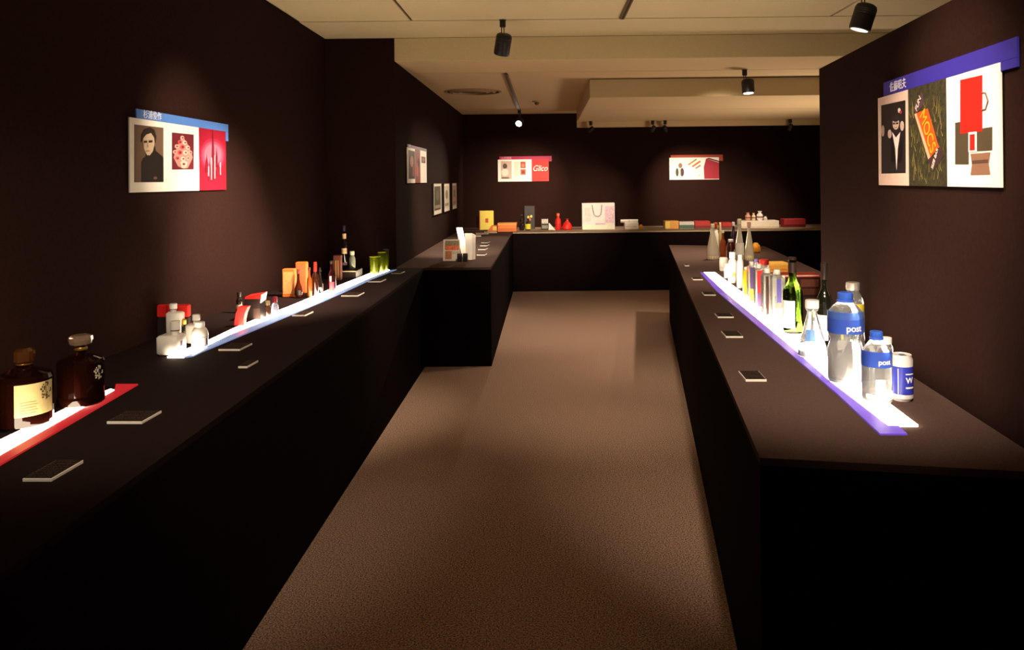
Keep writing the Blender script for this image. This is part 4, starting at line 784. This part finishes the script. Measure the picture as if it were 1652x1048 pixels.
# ================================================================== CEILING FITTINGS
def track(label, x, y0, y1, z):
    e = empty('light_track', (x, y0, z), label, 'light track', 'ceiling light tracks')
    m = MB(); m.bbox(-.018, .018, 0, y1 - y0, -.02, -.0005, mat('6a5640', .5), .003); m.build('rail', e, 0)
    m = MB(); m.box(-.006, .006, .01, y1 - y0 - .01, -.0212, -.02, mat('241c16', .6)); m.build('slot', e, 0)
track('ceiling light track over the aisle near the camera', .584, 3.0, 5.70, ZC)
track('ceiling light track ending at the lit lamp near the back wall', -.365, 7.25, 10.94, ZL)
def fixture(label, mount, drop, L, R, aim, lit=None, power=0, deg=45, side=0.0, hang=None, group='black ceiling spotlights', cap=True):
    """mount point on the ceiling; the lamp body hangs below on a stem"""
    e = empty('spotlight', mount, label, 'spotlight', group)
    m = MB(); m.lathe([(.020, -.055), (.023, -.052), (.023, -.004), (.030, -.002), (.030, 0)], CHAR, 16); m.build('adapter', e, 40)
    m = MB(); m.tube([(-.009, 0, -.05), (-.009, 0, -drop + .01)], .004, mat('6a4a44', .4, .5), 6); m.tube([(.009, 0, -.05), (.009, 0, -drop + .01)], .004, mat('6a4a44', .4, .5), 6)
    m.build('stem', e, 60)
    d = (Vector(aim) - Vector(mount) + Vector((0, 0, drop + L / 2))).normalized()
    rotm = (Vector(hang) if hang else d).normalized().to_track_quat('-Z', 'Y')
    piv = Vector((side, 0, -drop - L * .42))
    m = MB(); m.lathe([(R * .86, -L * .5), (R * .96, -L * .47), (R, -L * .40), (R, L * .34), (R * .9, L * .44), (R * .62, L * .5)], CHAR, 24)
    o = m.build('lamp_body', e, 40); o.rotation_mode = 'QUATERNION'; o.rotation_quaternion = rotm; o.location = piv
    m = MB()
    for k in range(3): m.lathe([(R * 1.0, L * (.10 + .08 * k)), (R * 1.03, L * (.115 + .08 * k)), (R * 1.0, L * (.13 + .08 * k))], mat('2a2426', .4), 24)
    c = m.build('cooling_ribs', o, 40)
    m = MB(); m.lathe([(R * .8, -L * .503), (R * .8, -L * .5)], mat('fff2dc', .3, emit=lit, vary=0) if lit else mat('50463e', .1, coat=1), 24); m.build('lens', o, 40)
    if power:
        s = spot(Vector(mount) + piv + d * (L * .5 + .03), aim, power, deg, 1.0, .03)
    return e
fixture('black spotlight hanging in front of the pale ceiling step', (-.31, 5.76, ZC), .115, .165, .060, (-1.02, 7.9, 0.85), None, 520, 30, hang=(-.2, .35, -1))
fixture('black spotlight with a bright rim above the partition', (1.99, 4.75, ZC), .15, .165, .066, (1.50, 6.2, .85), 1.2, 50, 70, hang=(-.3, .1, -1))
fixture('black spotlight with a lit lens under the pale soffit', (1.885, 7.18, ZL), .10, .135, .058, (0.6, 7.6, 0), 5.0, 170, 90, side=.03, hang=(0.02, -.12, -1))
fixture('black spotlight half hidden behind the partition end', (2.73, 7.18, ZL), .10, .15, .058, (1.6, 10.9, 0.9), None, 0)
fixture('small lit spotlight at the end of the ceiling track', (-.365, 10.98, ZL), .14, .10, .055, (-.95, 8.4, 0.8), 14.0, 170, 60, group='small ceiling spotlights')
for lab, px, aim, pw in (('small black spotlight at the soffit corner', 953, (-.60, 11.7, 1.25), 150), ('small black spotlight under the soffit, first of the close pair', 1053, (.7, 11.5, .95), 75), ('small black spotlight under the soffit, second of the close pair', 1073, (2.2, 11.7, 1.3), 120), ('small black spotlight under the soffit, alone beyond the pair', 1275, (3.2, 11.4, .85), 45)):
    p = ony(px, 196, 10.85); fixture(lab, (p.x, 10.85, SZ - .0005), .075, .10, .03, aim, None, 0, group='small ceiling spotlights')
    s_ = spot((p.x, 10.55, SZ - .2), aim, pw, 64, 1.0, .03)
# round air diffuser
p = onz(763, 148, ZL)
e = empty('air_diffuser', (p.x, p.y, ZL), 'round ceiling air diffuser with concentric rings', 'air diffuser')
for k, (r0, r1, dz) in enumerate(((.33, .30, .006), (.27, .23, .012), (.20, .16, .016), (.13, .0, .02))):
    m = MB(); m.lathe([(r0, -.0005), (r0, -.003), (max(r1, .002), -dz), (max(r1 - .004, .001), -.0005)], mat('a98c68' if k < 3 else '6a523c', .7), 40); m.build('ring', e, 40)
p = onz(866, 163, ZL)
e = empty('smoke_detector', (p.x, p.y, ZL), 'small ceiling smoke detector near the round air diffuser', 'smoke detector')
m = MB(); m.lathe([(.06, -.0005), (.06, -.012), (.05, -.016)], mat('b59a74', .6), 20); m.build('base', e, 40)
m = MB(); m.lathe([(.028, -.016), (.028, -.04), (.02, -.05)], mat('6a523c', .6), 16); m.build('sensor', e, 40)
